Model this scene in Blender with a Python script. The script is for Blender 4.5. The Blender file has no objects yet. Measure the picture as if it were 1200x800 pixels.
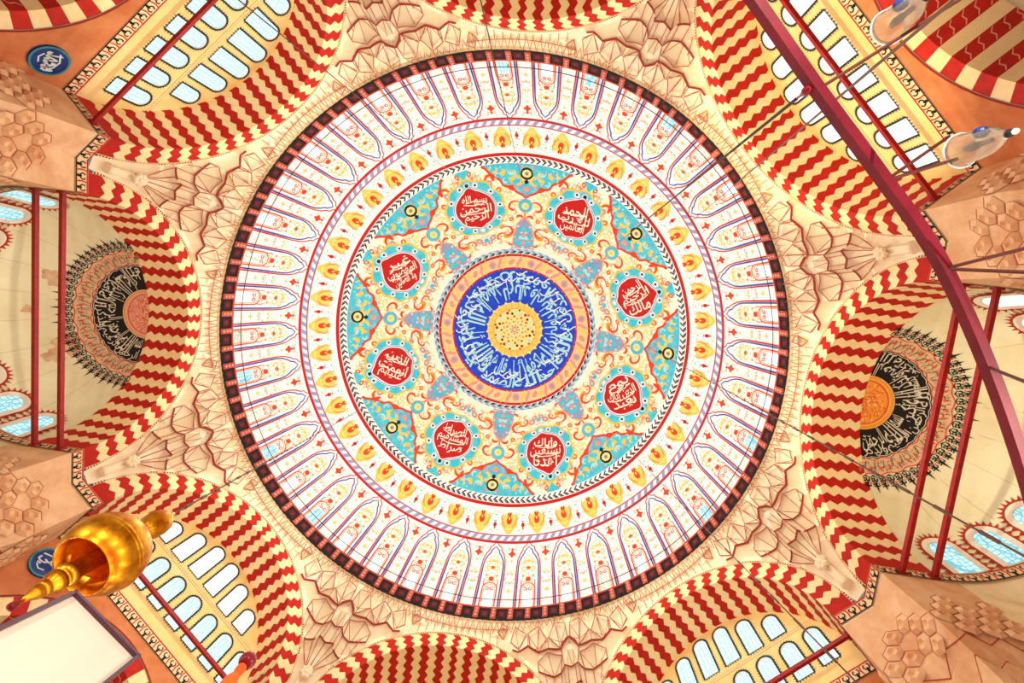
# Interior of a great domed prayer hall, seen from the floor looking straight up.
import bpy, math, random
from mathutils import Vector, Matrix
from mathutils.geometry import tessellate_polygon, delaunay_2d_cdt
random.seed(7)
scn = bpy.context.scene
COL = scn.collection
sin, cos, pi, rad = math.sin, math.cos, math.pi, math.radians
EYE = 1.6                      # eye height over the floor; all z below are measured from the eye

# ------------------------------------------------------------------ camera numbers
F = 546.52
RX, RY, RZ = 0.095294, 0.084827, 0.052555
CAM = Vector((3.1429, -3.0999, 0.0))
TH0 = 0.058433                 # turn of the octagon
ROT = (Matrix.Rotation(RX, 3, 'X') @ Matrix.Rotation(RY, 3, 'Y') @ Matrix.Rotation(RZ, 3, 'Z'))
ROTT = ROT.transposed()
def ray(u, v):
    return (ROTT @ Vector(((u - 600) / F, (v - 400) / F, 1.0))).normalized()
def at(u, v, z):
    r = ray(u, v)
    return CAM + r * (z / r.z)

# ------------------------------------------------------------------ materials
MATS = {}
def lin(h):
    c = [int(h[i:i + 2], 16) / 255 for i in (0, 2, 4)]
    return tuple(x / 12.92 if x <= .04045 else ((x + .055) / 1.055) ** 2.4 for x in c) + (1,)
def mat(name, hexc, rough=.75, var=.0, scale=1.5, metal=0, hex2=None, emit=0, spec=.3):
    if name in MATS: return MATS[name]
    m = bpy.data.materials.new(name); m.use_nodes = True
    nt = m.node_tree; b = nt.nodes['Principled BSDF']
    c = lin(hexc)
    b.inputs['Base Color'].default_value = c
    b.inputs['Roughness'].default_value = rough
    b.inputs['Metallic'].default_value = metal
    b.inputs['Specular IOR Level'].default_value = spec
    if var or hex2:
        tc = nt.nodes.new('ShaderNodeTexCoord'); n = nt.nodes.new('ShaderNodeTexNoise')
        n.inputs['Scale'].default_value = scale; n.inputs['Detail'].default_value = 6
        n.inputs['Roughness'].default_value = .65
        nt.links.new(tc.outputs['Object'], n.inputs['Vector'])
        cr = nt.nodes.new('ShaderNodeValToRGB')
        c2 = lin(hex2) if hex2 else tuple(x * (1 - var) for x in c[:3]) + (1,)
        cr.color_ramp.elements[0].position = .36; cr.color_ramp.elements[0].color = c2
        cr.color_ramp.elements[1].position = .62; cr.color_ramp.elements[1].color = c
        nt.links.new(n.outputs['Fac'], cr.inputs['Fac'])
        nt.links.new(cr.outputs['Color'], b.inputs['Base Color'])
    if emit:
        b.inputs['Emission Color'].default_value = c
        b.inputs['Emission Strength'].default_value = emit
    MATS[name] = m
    return m
def mat_pane(name, c_glass, c_bar, strength, scale):
    """daylight glass held in a honeycomb plaster lattice"""
    m = bpy.data.materials.new(name); m.use_nodes = True
    nt = m.node_tree; b = nt.nodes['Principled BSDF']
    tc = nt.nodes.new('ShaderNodeTexCoord'); v = nt.nodes.new('ShaderNodeTexVoronoi')
    v.feature = 'DISTANCE_TO_EDGE'; v.inputs['Scale'].default_value = scale
    v.inputs['Randomness'].default_value = .35
    nt.links.new(tc.outputs['Object'], v.inputs['Vector'])
    cr = nt.nodes.new('ShaderNodeValToRGB')
    cr.color_ramp.elements[0].position = .03; cr.color_ramp.elements[0].color = lin(c_bar)
    cr.color_ramp.elements[1].position = .16; cr.color_ramp.elements[1].color = lin(c_glass)
    nt.links.new(v.outputs['Distance'], cr.inputs['Fac'])
    nt.links.new(cr.outputs['Color'], b.inputs['Emission Color'])
    b.inputs['Emission Strength'].default_value = strength
    b.inputs['Base Color'].default_value = (.1, .12, .12, 1)
    b.inputs['Roughness'].default_value = .2
    MATS[name] = m
    return m
STONE = mat('cream_stone', 'F2E4B8', .8, scale=.6, hex2='E8D4A2')
STONE2 = mat('tan_stone', 'EECA9C', .85, scale=.9, hex2='DCA878')
STONE3 = mat('rose_stone', 'CE8654', .85, scale=.8, hex2='BC6A3C')
MUQ = mat('muqarnas_plaster', 'F8EECC', .8, scale=.8, hex2='F3E5BA')
PLAST = mat('semidome_plaster', 'EEECC6', .8, scale=.35, hex2='E2DCAE')
WALLC = mat('tympanum_plaster', 'F0D692', .8, scale=.5, hex2='E6C67C')
RED = mat('red_voussoir', 'BC1E0C', .75, scale=2, hex2='AC1808')
CREAM = mat('cream_voussoir', 'F6E2AC', .75, scale=2, hex2='F0D898')
VEIN = mat('veined_red', 'C42412', .7, scale=3, hex2='A82018')
LINE = mat('oxblood_line', '8E2414', .7)
REVEAL = mat('window_reveal', 'F2EEDA', .7)
STAIN = mat('damp_stain', 'E0C8A0', .85, scale=2.5, hex2='C89C78')
BANDC = mat('band_ground', 'DCC49C', .7)
LEAF = mat('leaf_red', 'B4341C', .7)
LINE2 = mat('rust_line', 'B0543A', .7)
WHITE = mat('white_plaster', 'FBFAF4', .8)
PRED = mat('paint_red', 'C01510', .7)
PRED2 = mat('paint_vermilion', 'E2401E', .7)
PORG = mat('paint_orange', 'F09A3C', .7)
PYEL = mat('paint_yellow', 'F4D060', .7)
PPALE = mat('paint_pale_yellow', 'F4E48C', .7)
PGRN = mat('paint_pale_green', 'C4D498', .7)
PTUR = mat('paint_turquoise', '2CC0DC', .7, scale=2.5, hex2='58D2DC')
PLTB = mat('paint_light_blue', 'A8E4EA', .7)
PCRM = mat('paint_cream', 'FFF8E0', .7)
PPCH = mat('paint_peach', 'F4D2A0', .7)
PPNK = mat('paint_pink', 'E89C86', .7)
PLIL = mat('paint_lilac', '9A9CC0', .7)
PBLU = mat('paint_blue', '1A4ADA', .7, scale=2, hex2='143EC4')
PBL2 = mat('paint_line_blue', '2C4CA8', .7)
PBLK = mat('paint_black', '161414', .7)
PGRY = mat('paint_grey', '8C8888', .7)
PGLD = mat('paint_gold', 'F0C850', .6)
DPAN = mat('dark_maroon_wood', '1C0A0C', .6, scale=5, hex2='140608')
PRED3 = mat('dull_red_boss', '6A1C22', .6)
BOSS = mat('maroon_boss', '421216', .6, scale=5, hex2='300C12')
RPOST = mat('coral_red_wood', 'C05844', .6, scale=6, hex2='A8402E')
IRON = mat('red_iron', 'A01410', .45, scale=4, hex2='7E100E')
BEAM = mat('maroon_lacquer', '6C1C2A', .4, scale=3, hex2='581420')
RUST = mat('rusty_iron', '4A1E14', .6)
GOLD = mat('gilded_brass', 'EEB02A', .36, metal=1, scale=7, hex2='B8660E')
WOODO = mat('orange_wood', 'D8662A', .35, scale=12, hex2='C0501C')
BALL = mat('red_lacquer', '74101C', .12, spec=.6)
BOARD = mat('ivory_board', 'E0E0CE', .6)
FRAME = mat('dark_plum_frame', '52303C', .4)
CABLE = mat('dark_cable', '2A1C16', .6)
CHAIN = mat('brown_chain', '5A3826', .5)
CARPET = mat('red_carpet', '8E2A1C', .95, scale=3, hex2='6E1C14')
DISC = mat('roundel_blue', '123A86', .4, scale=3, hex2='0E2C6C')
TEAL = mat('roundel_teal', '2E8C96', .4)
ROUNDW = mat('roundel_lettering', 'CFE4E0', .5)
SILV = mat('silver_lettering', 'D8D4BC', .6)
OLIVE = mat('frame_olive_black', '26302A', .7)
PANE = mat_pane('daylight_lattice', 'E4FBFF', '9CD4DC', 1.15, 7.0)
PANEW = mat_pane('bright_daylight_glass', 'FFFFFF', 'D8F4FA', 1.3, 7.0)
PANEC = mat_pane('cyan_daylight_glass', 'C4F4FA', '60B8C8', 1.1, 5.0)
PANEG = mat_pane('gold_lattice_glass', 'FFFBEE', 'C8C49A', 1.05, 6.0)

# ------------------------------------------------------------------ mesh builder
KY = {}                        # charts whose y is a plan radius: lengths up the curve are squeezed
class MB:
    def __init__(s): s.v = []; s.f = []; s.m = []; s.mats = []
    def mi(s, m):
        if m not in s.mats: s.mats.append(m)
        return s.mats.index(m)
    def add(s, vs, fs, m):
        o = len(s.v); k = s.mi(m)
        s.v.extend([tuple(p) for p in vs])
        for f in fs: s.f.append([i + o for i in f]); s.m.append(k)
    def quad(s, a, b, c, d, m): s.add([a, b, c, d], [(0, 1, 2, 3)], m)
    def grid(s, fn, us, vs, m):
        """surface fn(u, v) over two lists"""
        nv = len(vs)
        P = [fn(u, v) for u in us for v in vs]
        s.add(P, [(i * nv + j, (i + 1) * nv + j, (i + 1) * nv + j + 1, i * nv + j + 1)
                  for i in range(len(us) - 1) for j in range(nv - 1)], m)
    def poly(s, ch, pts, off, m, holes=()):
        loops = [[Vector((p[0], p[1], 0)) for p in l] for l in [pts] + list(holes)]
        tris = tessellate_polygon(loops)
        flat = [p for l in loops for p in l]
        s.add([ch(p.x, p.y, off) for p in flat], tris, m)
    def blob(s, ch, cx, cy, rf, off, m, n=28, rings=3, sx=1, sy=1, rot=0):
        """star-shaped patch about (cx, cy) that follows the chart"""
        vs = [ch(cx, cy, off)]; fs = []
        cr, sr = cos(rot), sin(rot)
        sy *= KY.get(ch, 1)
        for k in range(1, rings + 1):
            for i in range(n):
                a = 2 * pi * i / n; r = (rf(a) if callable(rf) else rf) * k / rings
                x, y = r * cos(a) * sx, r * sin(a) * sy
                vs.append(ch(cx + x * cr - y * sr, cy + x * sr + y * cr, off))
        for i in range(n):
            j = (i + 1) % n
            fs.append((0, 1 + i, 1 + j))
            for k in range(rings - 1):
                fs.append((1 + k * n + i, 1 + (k + 1) * n + i, 1 + (k + 1) * n + j, 1 + k * n + j))
        s.add(vs, fs, m)
    def ring(s, ch, cx, cy, rf, w, off, m, n=28, rot=0):
        f = rf if callable(rf) else (lambda a: rf)
        ky = KY.get(ch, 1)
        pts = [(cx + f(2 * pi * i / n) * cos(2 * pi * i / n + rot), cy + ky * f(2 * pi * i / n) * sin(2 * pi * i / n + rot)) for i in range(n)]
        s.stroke(ch, pts, w, off, m, closed=True)
    def stroke(s, ch, pts, w, off, m, closed=False, taper=False):
        n = len(pts)
        if n < 2: return
        L = []
        for i in range(n):
            a = pts[(i - 1) % n] if (closed or i > 0) else pts[i]
            b = pts[(i + 1) % n] if (closed or i < n - 1) else pts[i]
            dx, dy = b[0] - a[0], b[1] - a[1]; d = math.hypot(dx, dy) or 1
            h = w / 2
            if taper: h *= max(.15, sin(pi * (i + .6) / (n + .2)))
            nx, ny = -dy / d * h, dx / d * h
            L.append(ch(pts[i][0] + nx, pts[i][1] + ny, off)); L.append(ch(pts[i][0] - nx, pts[i][1] - ny, off))
        k = n if closed else n - 1
        s.add(L, [(2 * i, 2 * i + 1, 2 * ((i + 1) % n) + 1, 2 * ((i + 1) % n)) for i in range(k)], m)
    def tube(s, p, q, r, m, n=10, r2=None, caps=True):
        p, q = Vector(p), Vector(q); d = (q - p).normalized()
        x = d.orthogonal().normalized(); y = d.cross(x); r2 = r if r2 is None else r2
        vs = []
        for c, rr in ((p, r), (q, r2)):
            for i in range(n):
                a = 2 * pi * i / n; vs.append(c + x * (rr * cos(a)) + y * (rr * sin(a)))
        fs = [(i, (i + 1) % n, n + (i + 1) % n, n + i) for i in range(n)]
        if caps: fs += [tuple(range(n))[::-1], tuple(range(n, 2 * n))]
        s.add(vs, fs, m)
    def path(s, pts, r, m, n=8):
        for a, b in zip(pts, pts[1:]): s.tube(a, b, r, m, n)
    def lathe(s, base, prof, m, n=40, axis=(0, 0, 1)):
        """prof: list of (radius, height) along the axis from base"""
        ax = Vector(axis).normalized(); x = ax.orthogonal().normalized(); y = ax.cross(x); b = Vector(base)
        vs = []
        for r, h in prof:
            for i in range(n):
                a = 2 * pi * i / n; vs.append(b + ax * h + x * (r * cos(a)) + y * (r * sin(a)))
        fs = [(k * n + i, k * n + (i + 1) % n, (k + 1) * n + (i + 1) % n, (k + 1) * n + i)
              for k in range(len(prof) - 1) for i in range(n)]
        s.add(vs, fs, m)
    def box(s, p, q, w, h, m, up=(0, 0, 1)):
        p, q = Vector(p), Vector(q); d = (q - p).normalized()
        x = d.cross(Vector(up)).normalized(); y = x.cross(d)
        c = [(-1, -1), (1, -1), (1, 1), (-1, 1)]
        vs = [e + x * (i * w / 2) + y * (j * h / 2) for e in (p, q) for i, j in c]
        s.add(vs, [(0, 1, 2, 3), (7, 6, 5, 4), (0, 4, 5, 1), (1, 5, 6, 2), (2, 6, 7, 3), (3, 7, 4, 0)], m)
    def build(s, name, parent=None, origin=None, smooth=False):
        o = Vector(origin) if origin is not None else (Vector(parent['_o']) if parent is not None else Vector((0, 0, 0)))
        me = bpy.data.meshes.new(name)
        me.from_pydata([(v[0] - o.x, v[1] - o.y, v[2] - o.z) for v in s.v], [], s.f)
        for m in s.mats: me.materials.append(m)
        me.polygons.foreach_set('material_index', s.m)
        if smooth: me.polygons.foreach_set('use_smooth', [True] * len(s.f))
        me.update()
        ob = bpy.data.objects.new(name, me); COL.objects.link(ob)
        ob['_o'] = (o.x, o.y, o.z)
        if parent is not None:
            po = Vector(parent['_o']); ob.parent = parent; ob.location = o - po
        else: ob.location = (o.x, o.y, o.z + EYE)
        return ob
def tag(o, label=None, cat=None, group=None, kind=None):
    if label: o['label'] = label
    if cat: o['category'] = cat
    if group: o['group'] = group
    if kind: o['kind'] = kind
    return o
def empty(name, loc, label=None, cat=None, group=None, kind=None):
    o = bpy.data.objects.new(name, None); COL.objects.link(o)
    o['_o'] = tuple(loc); o.location = (loc[0], loc[1], loc[2] + EYE); o.empty_display_size = .2
    return tag(o, label, cat, group, kind)

# ------------------------------------------------------------------ Arabic lettering
_F = {}
def _reg(ch, base, n):
    _F[ch] = (base, base + 1, base + 2, base + 3) if n == 4 else (base, base + 1, None, None)
for ch, b in (('\u0623', 0xFE83), ('\u0625', 0xFE87), ('\u0627', 0xFE8D), ('\u0629', 0xFE93), ('\u062F', 0xFEA9),
              ('\u0630', 0xFEAB), ('\u0631', 0xFEAD), ('\u0632', 0xFEAF), ('\u0648', 0xFEED), ('\u0649', 0xFEEF)): _reg(ch, b, 2)
for ch, b in (('\u0628', 0xFE8F), ('\u062A', 0xFE95), ('\u062B', 0xFE99), ('\u062C', 0xFE9D), ('\u062D', 0xFEA1), ('\u062E', 0xFEA5),
              ('\u0633', 0xFEB1), ('\u0634', 0xFEB5), ('\u0635', 0xFEB9), ('\u0636', 0xFEBD), ('\u0637', 0xFEC1), ('\u0638', 0xFEC5),
              ('\u0639', 0xFEC9), ('\u063A', 0xFECD), ('\u0641', 0xFED1), ('\u0642', 0xFED5), ('\u0643', 0xFED9), ('\u0644', 0xFEDD),
              ('\u0645', 0xFEE1), ('\u0646', 0xFEE5), ('\u0647', 0xFEE9), ('\u064A', 0xFEF1)): _reg(ch, b, 4)
def shape(word):
    """joined letter forms, in the left-to-right order they are drawn"""
    out = []; i = 0; prev = False
    while i < len(word):
        c = word[i]
        if c == ' ': out.append(' '); prev = False; i += 1; continue
        if c == '\u0644' and i + 1 < len(word) and word[i + 1] == '\u0627':
            out.append(chr(0xFEFC if prev else 0xFEFB)); prev = False; i += 2; continue
        f = _F[c]; nxt = i + 1 < len(word) and word[i + 1] in _F and f[2] is not None
        out.append(chr(f[3] if prev and nxt else f[2] if nxt else f[1] if prev else f[0]))
        prev = nxt; i += 1
    return ''.join(reversed(out))
_G = {}
def glyphs(body, weight=.012):
    key = (body, weight)
    if key not in _G:
        c = bpy.data.curves.new('lettering', 'FONT'); c.body = shape(body); c.resolution_u = 3; c.offset = weight
        o = bpy.data.objects.new('lettering', c); COL.objects.link(o)
        dg = bpy.context.evaluated_depsgraph_get()
        me = bpy.data.meshes.new_from_object(o.evaluated_get(dg))
        vs = [(v.co.x, v.co.y) for v in me.vertices]; fs = [tuple(p.vertices) for p in me.polygons]
        bpy.data.objects.remove(o); bpy.data.curves.remove(c); bpy.data.meshes.remove(me)
        x0 = min(v[0] for v in vs); x1 = max(v[0] for v in vs); y0 = min(v[1] for v in vs); y1 = max(v[1] for v in vs)
        _G[key] = ([((x - x0) / (x1 - x0) - .5, (y - y0) / (y1 - y0) - .5) for x, y in vs], fs)
    return _G[key]
def write(mb, ch, body, cx, cy, w, h, off, m, rot=0, weight=.012):
    """lettering on a chart whose x runs right and whose y runs up as seen by the reader"""
    vs, fs = glyphs(body, weight); cr, sr = cos(rot), sin(rot)
    mb.add([ch(cx + x * w * cr - y * h * sr, cy + x * w * sr + y * h * cr, off) for x, y in vs], fs, m)

# ------------------------------------------------------------------ the dome
HR, HA, RR, PW = 25.78, 41.77, 15.6, 2.1
def dz(r): return HR + (HA - HR) * max(0, 1 - (abs(r) / RR) ** PW) ** (1 / PW)
def dr(z): return RR * max(0, 1 - (max(0, z - HR) / (HA - HR)) ** PW) ** (1 / PW)
def dnorm(r, z):
    e = .02
    if r < 14: s = (dz(r + e) - dz(max(0, r - e))) / (2 * e if r > e else e + r); n = (s, -1)
    else: q = (dr(z + e) - dr(z - e)) / (2 * e); n = (-1, q)
    d = math.hypot(*n); return n[0] / d, n[1] / d
def dome(phi, r, off=0, z=None):
    if z is None: z = dz(r)
    a, b = dnorm(r, z); r2 = r + a * off
    p = rad(phi) + TH0
    return (r2 * cos(p), r2 * sin(p), z + b * off)
def domez(phi, z, off=0): return dome(phi, dr(z), off, z)
def chartR(phi0, r0=0, mirror=1):
    """x along the circle in metres at r, y = radius r"""
    return lambda x, y, off: dome(phi0 + mirror * math.degrees(x / max(.3, y)), y, off)
def chartA(phi0): return lambda x, y, off: dome(phi0 + x, y, off)               # x in degrees, y = r
def chartZ(phi0): return lambda x, y, off: domez(phi0 + math.degrees(x / dr(y)), y, off)
def chartL(phi0, r0, turn=0):
    """flat local chart about one point, arc lengths, turned so that y is up for a reader below"""
    s = (dz(r0 + .05) - dz(r0 - .05)) / .1; cb = 1 / math.sqrt(1 + s * s)
    ct, st = cos(turn), sin(turn)
    pa = rad(phi0) + TH0
    # image right/up in terms of the tangential (t) and outward (o) directions; image y points down
    def ch(x, y, off):
        X, Y = x * ct - y * st, x * st + y * ct             # turned reader frame, right / up
        ix, iy = X, -Y                                      # picture axes: right, down
        o = ix * cos(pa) + iy * sin(pa); t = -ix * sin(pa) + iy * cos(pa)
        r = r0 + o * cb
        return dome(phi0 + math.degrees(t / r), r, off)
    return ch
AZ = [360 * i / 180 for i in range(181)]
def steps(a, b, d):
    n = max(1, int(abs(b - a) / d + .5)); return [a + (b - a) * i / n for i in range(n + 1)]
def annulus(mb, r0, r1, m, off=0):
    if r1 <= 14: mb.grid(lambda a, r: dome(a, r, off), AZ, steps(r0, r1, .35), m)
    else: mb.grid(lambda a, z: domez(a, z, off), AZ, steps(dz(r0), dz(r1), .35), m)
def twist(mb, r0, r1, n, cols, skew):
    """rope border: slanted cells round the ring"""
    for i in range(n):
        a = 360 * i / n; w = 360 / n / len(cols)
        for k, m in enumerate(cols):
            q = [(a + k * w, r0), (a + (k + 1) * w, r0), (a + (k + 1) * w + skew, r1), (a + k * w + skew, r1)]
            mb.add([dome(x, r, .012) for x, r in q], [(0, 1, 2, 3)], m)

b = MB()
annulus(b, 14.65, 15.6, WHITE); annulus(b, 13.28, 14.38, WHITE)
b.grid(lambda a, z: domez(a, z), AZ, steps(HR - .9, HR, .45), WHITE)
DOME = b.build('dome_ceiling'); tag(DOME, 'white painted great dome over the whole hall with a ring of arched windows', 'dome', kind='structure')

# gold rosette at the crown
b = MB(); annulus(b, .02, 2.45, PYEL)
ch = chartL(0, .001)
polar = lambda x, y, off: dome(x, y, off)
for i in range(24):
    a = 15 * i
    b.poly(polar, [(a, 2.35), (a + 5, 2.62), (a + 10, 2.35)], .012, PPALE)
    b.stroke(polar, [(a + 2, 2.4), (a + 2, 1.95)], 1.2, .02, PORG)
b.blob(lambda x, y, o: dome(math.degrees(math.atan2(y, x)), max(.01, math.hypot(x, y)), o), 0, 0, 1.9, .015, PPALE, 48, 5)
PC = lambda x, y, o: dome(math.degrees(math.atan2(y, x)), max(.01, math.hypot(x, y)), o)
def pdot(bb, a, r, s, m, off=.03, n=8): bb.blob(PC, r * cos(rad(a)), r * sin(rad(a)), s, off, m, n, 1)
for i in range(12):
    pdot(b, 30 * i, 1.62, .14, PLTB if i % 2 else PRED); pdot(b, 30 * i + 15, 1.45, .12, PLTB if i % 2 else PBLK)
    pdot(b, 30 * i + 8, 1.78, .09, PRED if i % 3 else PBLK); pdot(b, 30 * i + 22, 1.2, .1, PRED); pdot(b, 30 * i + 5, 1.0, .09, PORG)
    pdot(b, 30 * i + 15, .72, .08, PLIL if i % 2 else PRED2)
for i in range(8):
    pdot(b, 45 * i, .36, .09, PLIL, n=8); pdot(b, 45 * i + 22, .2, .06, PRED2)
b.ring(PC, 0, 0, 1.9, .06, .025, PORG, 60)
b.build('crown_rosette', DOME)

b = MB(); annulus(b, 2.45, 5.36, PBLU); BLUE = b.build('inscription_band', DOME)
b = MB()
IKH = ['\u0642\u0644', '\u0647\u0648', '\u0627\u0644\u0644\u0647', '\u0623\u062D\u062F', '\u0627\u0644\u0644\u0647', '\u0627\u0644\u0635\u0645\u062F',
       '\u0644\u0645', '\u064A\u0644\u062F', '\u0648\u0644\u0645', '\u064A\u0648\u0644\u062F', '\u0648\u0644\u0645', '\u064A\u0643\u0646',
       '\u0644\u0647', '\u0643\u0641\u0648\u0627', '\u0623\u062D\u062F']
def ringtext(bb, words, rmid, h, off, m, a0, point, weight=.012, fill=.92, span=360):
    wts = [len(w) + .6 for w in words]; tot = sum(wts); a = a0
    for w, q in zip(words, wts):
        arc = span * q / tot; mid = a - arc / 2; a -= arc
        # reader's up is toward the middle, so reading right runs against the angle; right-to-left words advance the other way
        ch = lambda x, y, o, mid=mid: point(mid - math.degrees(x / (rmid - y * .5)), rmid - y, o)
        write(bb, ch, w, 0, 0, rad(arc) * rmid * fill, h, off, m, 0, weight)
def ringtext_rtl(*a, **k): ringtext(a[0], list(reversed(a[1])), *a[2:], **k)
ringtext_rtl(b, IKH, 3.55, 1.7, .03, PLTB, 95, dome, weight=.02)
ringtext_rtl(b, IKH[6:] + IKH[:6], 4.62, 1.15, .035, PLTB, 120, dome, weight=.02, fill=1.05)
for i in range(44):
    a = 360 * i / 44 + random.uniform(-2, 2); r = random.uniform(3.9, 5.1)
    c = [(a + 6 * t, r + .22 * sin(t * pi)) for t in (0, .25, .5, .75, 1)]
    b.stroke(polar, c, 0, .03, PLTB)
    pts = [(r * cos(rad(a)) + .32 * (t - .5) * 3, r * sin(rad(a)) + .2 * sin(t * 5)) for t in [k / 7 for k in range(8)]]
    b.stroke(PC, pts, .08, .036, WHITE)
for i in range(17):
    a = 360 * i / 17; b.stroke(PC, [(q * cos(rad(a)), q * sin(rad(a))) for q in (2.75, 3.3, 3.9, 4.3)], .075, .034, PLTB)
b.build('lettering', BLUE)

b = MB(); annulus(b, 5.36, 5.5, PRED); annulus(b, 5.5, 6.42, PPCH); annulus(b, 6.42, 6.62, PRED)
for i in range(22):
    a = 360 * i / 22; c = (5.95 * cos(rad(a)), 5.95 * sin(rad(a)))
    if i % 2: b.blob(PC, *c, lambda t: .32 + .05 * cos(8 * t), .02, PPNK, 24, 1); b.blob(PC, *c, .17, .03, PLIL, 10, 1)
    else: b.blob(PC, *c, .3, .02, PORG, 16, 1, 1, .6, rad(a + 50)); b.blob(PC, *c, .16, .03, PPNK, 10, 1)
    for s in (-1, 1):
        e = a + 8.2 + s * 2
        b.stroke(polar, [(e - 2.2, 5.6), (e, 5.95), (e + 2.2, 6.32)], .5, .015, PYEL if s > 0 else PPNK)
b.build('peach_border', DOME)
b = MB(); annulus(b, 6.62, 7.08, WHITE); twist(b, 6.66, 6.86, 70, (PBLK, PLTB, PGRY), 2); twist(b, 6.86, 7.04, 70, (PLIL, PLTB), -2)
b.build('rope_border', DOME)

# the field of scrolls
b = MB(); annulus(b, 7.08, 12.76, PCRM); FIELD = b.build('scroll_field', DOME)
b = MB()
def spiral(cx, cy, r, a0, turns, k=14, grow=.25, ky=.74):
    return [(cx + r * (grow + (1 - grow) * (1 - i / k)) * cos(a0 + turns * 2 * pi * i / k), cy + ky * r * (grow + (1 - grow) * (1 - i / k)) * sin(a0 + turns * 2 * pi * i / k)) for i in range(k + 1)]
rs = random.Random(3); SCR = []
for i in range(120):
    SCR.append((rs.uniform(.3, 21.5), rs.uniform(7.5, 12.5), rs.uniform(.14, .34), rs.uniform(0, 6.3), rs.choice((-.7, .6, .8)), rs.choice((PPALE, PPALE, PGRN, PYEL, PPALE, PGRN)), rs.uniform(.07, .17)))
for i in range(46):
    SCR.append((rs.uniform(.3, 21.5), rs.uniform(7.4, 12.5), rs.uniform(.1, .22), rs.uniform(0, 6.3), rs.choice((-.8, .7)), rs.choice((PRED2, PORG, PORG, PPNK, PPNK)), rs.uniform(.04, .075)))
for k in range(8):
    for mir in (1, -1):
        C = lambda x, y, off, k=k, mir=mir: dome(45 * k + mir * math.degrees(x / y), y, off)
        KY[C] = .76
        X = lambda d, r: rad(d) * r
        for d, r, q, a0, tn, m, w in SCR:
            b.stroke(C, spiral(X(d, r), r, q, a0, tn), w, .012, m, taper=True)
        def curl(d, r, q, a0, tn, m, w, off=.02): b.stroke(C, spiral(X(d, r), r, q, a0, tn, 16), w, off, m, taper=True)
        curl(5.2, 10.15, .62, 2.6, -.8, PRED2, .16); curl(5.2, 9.75, .3, 0, .8, PORG, .09)
        curl(9.5, 8.35, .66, .6, .9, PRED2, .17); curl(9.6, 8.25, .5, 2.0, .9, PORG, .2); curl(10.2, 8.1, .28, 4, .8, PYEL, .16)
        curl(13.6, 8.0, .55, 3.2, -.8, PRED2, .13); curl(15.5, 7.65, .34, 1.0, .7, PPNK, .1)
        curl(3.2, 9.35, .42, 3.2, -.5, PRED2, .17); curl(8.2, 7.55, .4, 2.2, .7, PRED2, .14)
        curl(13.4, 12.0, .6, 4.4, .75, PRED2, .15); curl(17.8, 12.15, .55, 1.2, -.8, PRED2, .1); curl(16.9, 12.2, .42, 3.4, .8, PGRN, .16)
        curl(19.6, 12.4, .32, 2.5, .8, PPNK, .1)
        # red edge of the turquoise hanging fields
        E = [(0, 10.78), (1.5, 10.97), (3.2, 11.08), (4.3, 11.18), (5.5, 11.52), (7.5, 11.47), (9, 11.56), (9.8, 11.87), (11.5, 12.07), (13.2, 12.32), (14.5, 12.62), (15.6, 12.74)]
        b.stroke(C, [(X(d, r), r) for d, r in E], .14, .03, PRED2)
        b.blob(C, X(6, 11.36), 11.36, .26, .028, PRED2, 10, 1, 1.3, .6, .4); b.blob(C, X(12.6, 12.05), 12.05, .24, .028, PRED2, 10, 1, 1, .6, 1.0)
        for d, r, q, m in ((14.2, 11.75, .24, PLIL), (11, 11.3, .2, PORG), (6.8, 9.3, .16, PORG), (18.3, 8.1, .26, PLIL), (20.4, 7.8, .2, PLIL), (12.2, 8.8, .15, PORG), (20.3, 12.5, .14, PORG)):
            b.blob(C, X(d, r), r, q, .022, m, 12, 1); b.ring(C, X(d, r), r, q, .06, .03, PPNK if m is PLIL else PRED2, 12); b.blob(C, X(d, r), r, q * .45, .03, PPALE, 8, 1)
        b.poly(C, [(X(20.2, 12.74), 12.74), (X(22.5, 12.2), 12.2), (X(22.5, 12.74), 12.74)], .02, PTUR)
        b.blob(C, X(22.5, 8.0), 8.0, .2, .02, PTUR, 8, 1); b.blob(C, X(20.8, 12.6), 12.6, .16, .024, PTUR, 8, 1)
    # cyan ring and lilac cluster on each axis
    C = lambda x, y, off, k=k: dome(45 * k + math.degrees(x / y), y, off)
    KY[C] = .8
    b.blob(C, 0, 10.27, .52, .024, PTUR, 20, 2); b.ring(C, 0, 10.27, .54, .06, .03, PLIL, 20); b.blob(C, 0, 10.24, .3, .034, PPALE, 14, 1); b.blob(C, 0, 10.24, .12, .04, PYEL, 8, 1)
    b.stroke(C, [(0, 9.3), (0, 9.75)], .1, .024, PRED2)
    cl = [(-7.6, 7.1), (-6.3, 7.7), (-6.0, 8.1), (-4.6, 8.5), (-3.9, 8.95), (0, 9.45), (3.9, 8.95), (4.6, 8.5), (6.0, 8.1), (6.3, 7.7), (7.6, 7.1)]
    
    CW = [(7.1, 7.6), (7.4, 6.9), (7.7, 6.3), (8.1, 5.9), (8.5, 4.6), (8.95, 3.7), (9.2, 2), (9.45, .05)]
    for (ra, wa), (rb, wb) in zip(CW, CW[1:]):
        b.grid(lambda u, t: dome(45 * k + u * (wa + (wb - wa) * t), ra + (rb - ra) * t, .045), [i / 5 - 1 for i in range(11)], [0, 1], PLIL)
    b.stroke(C, [(rad(d) * r, r) for d, r in cl], .09, .056, PPNK)
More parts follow.
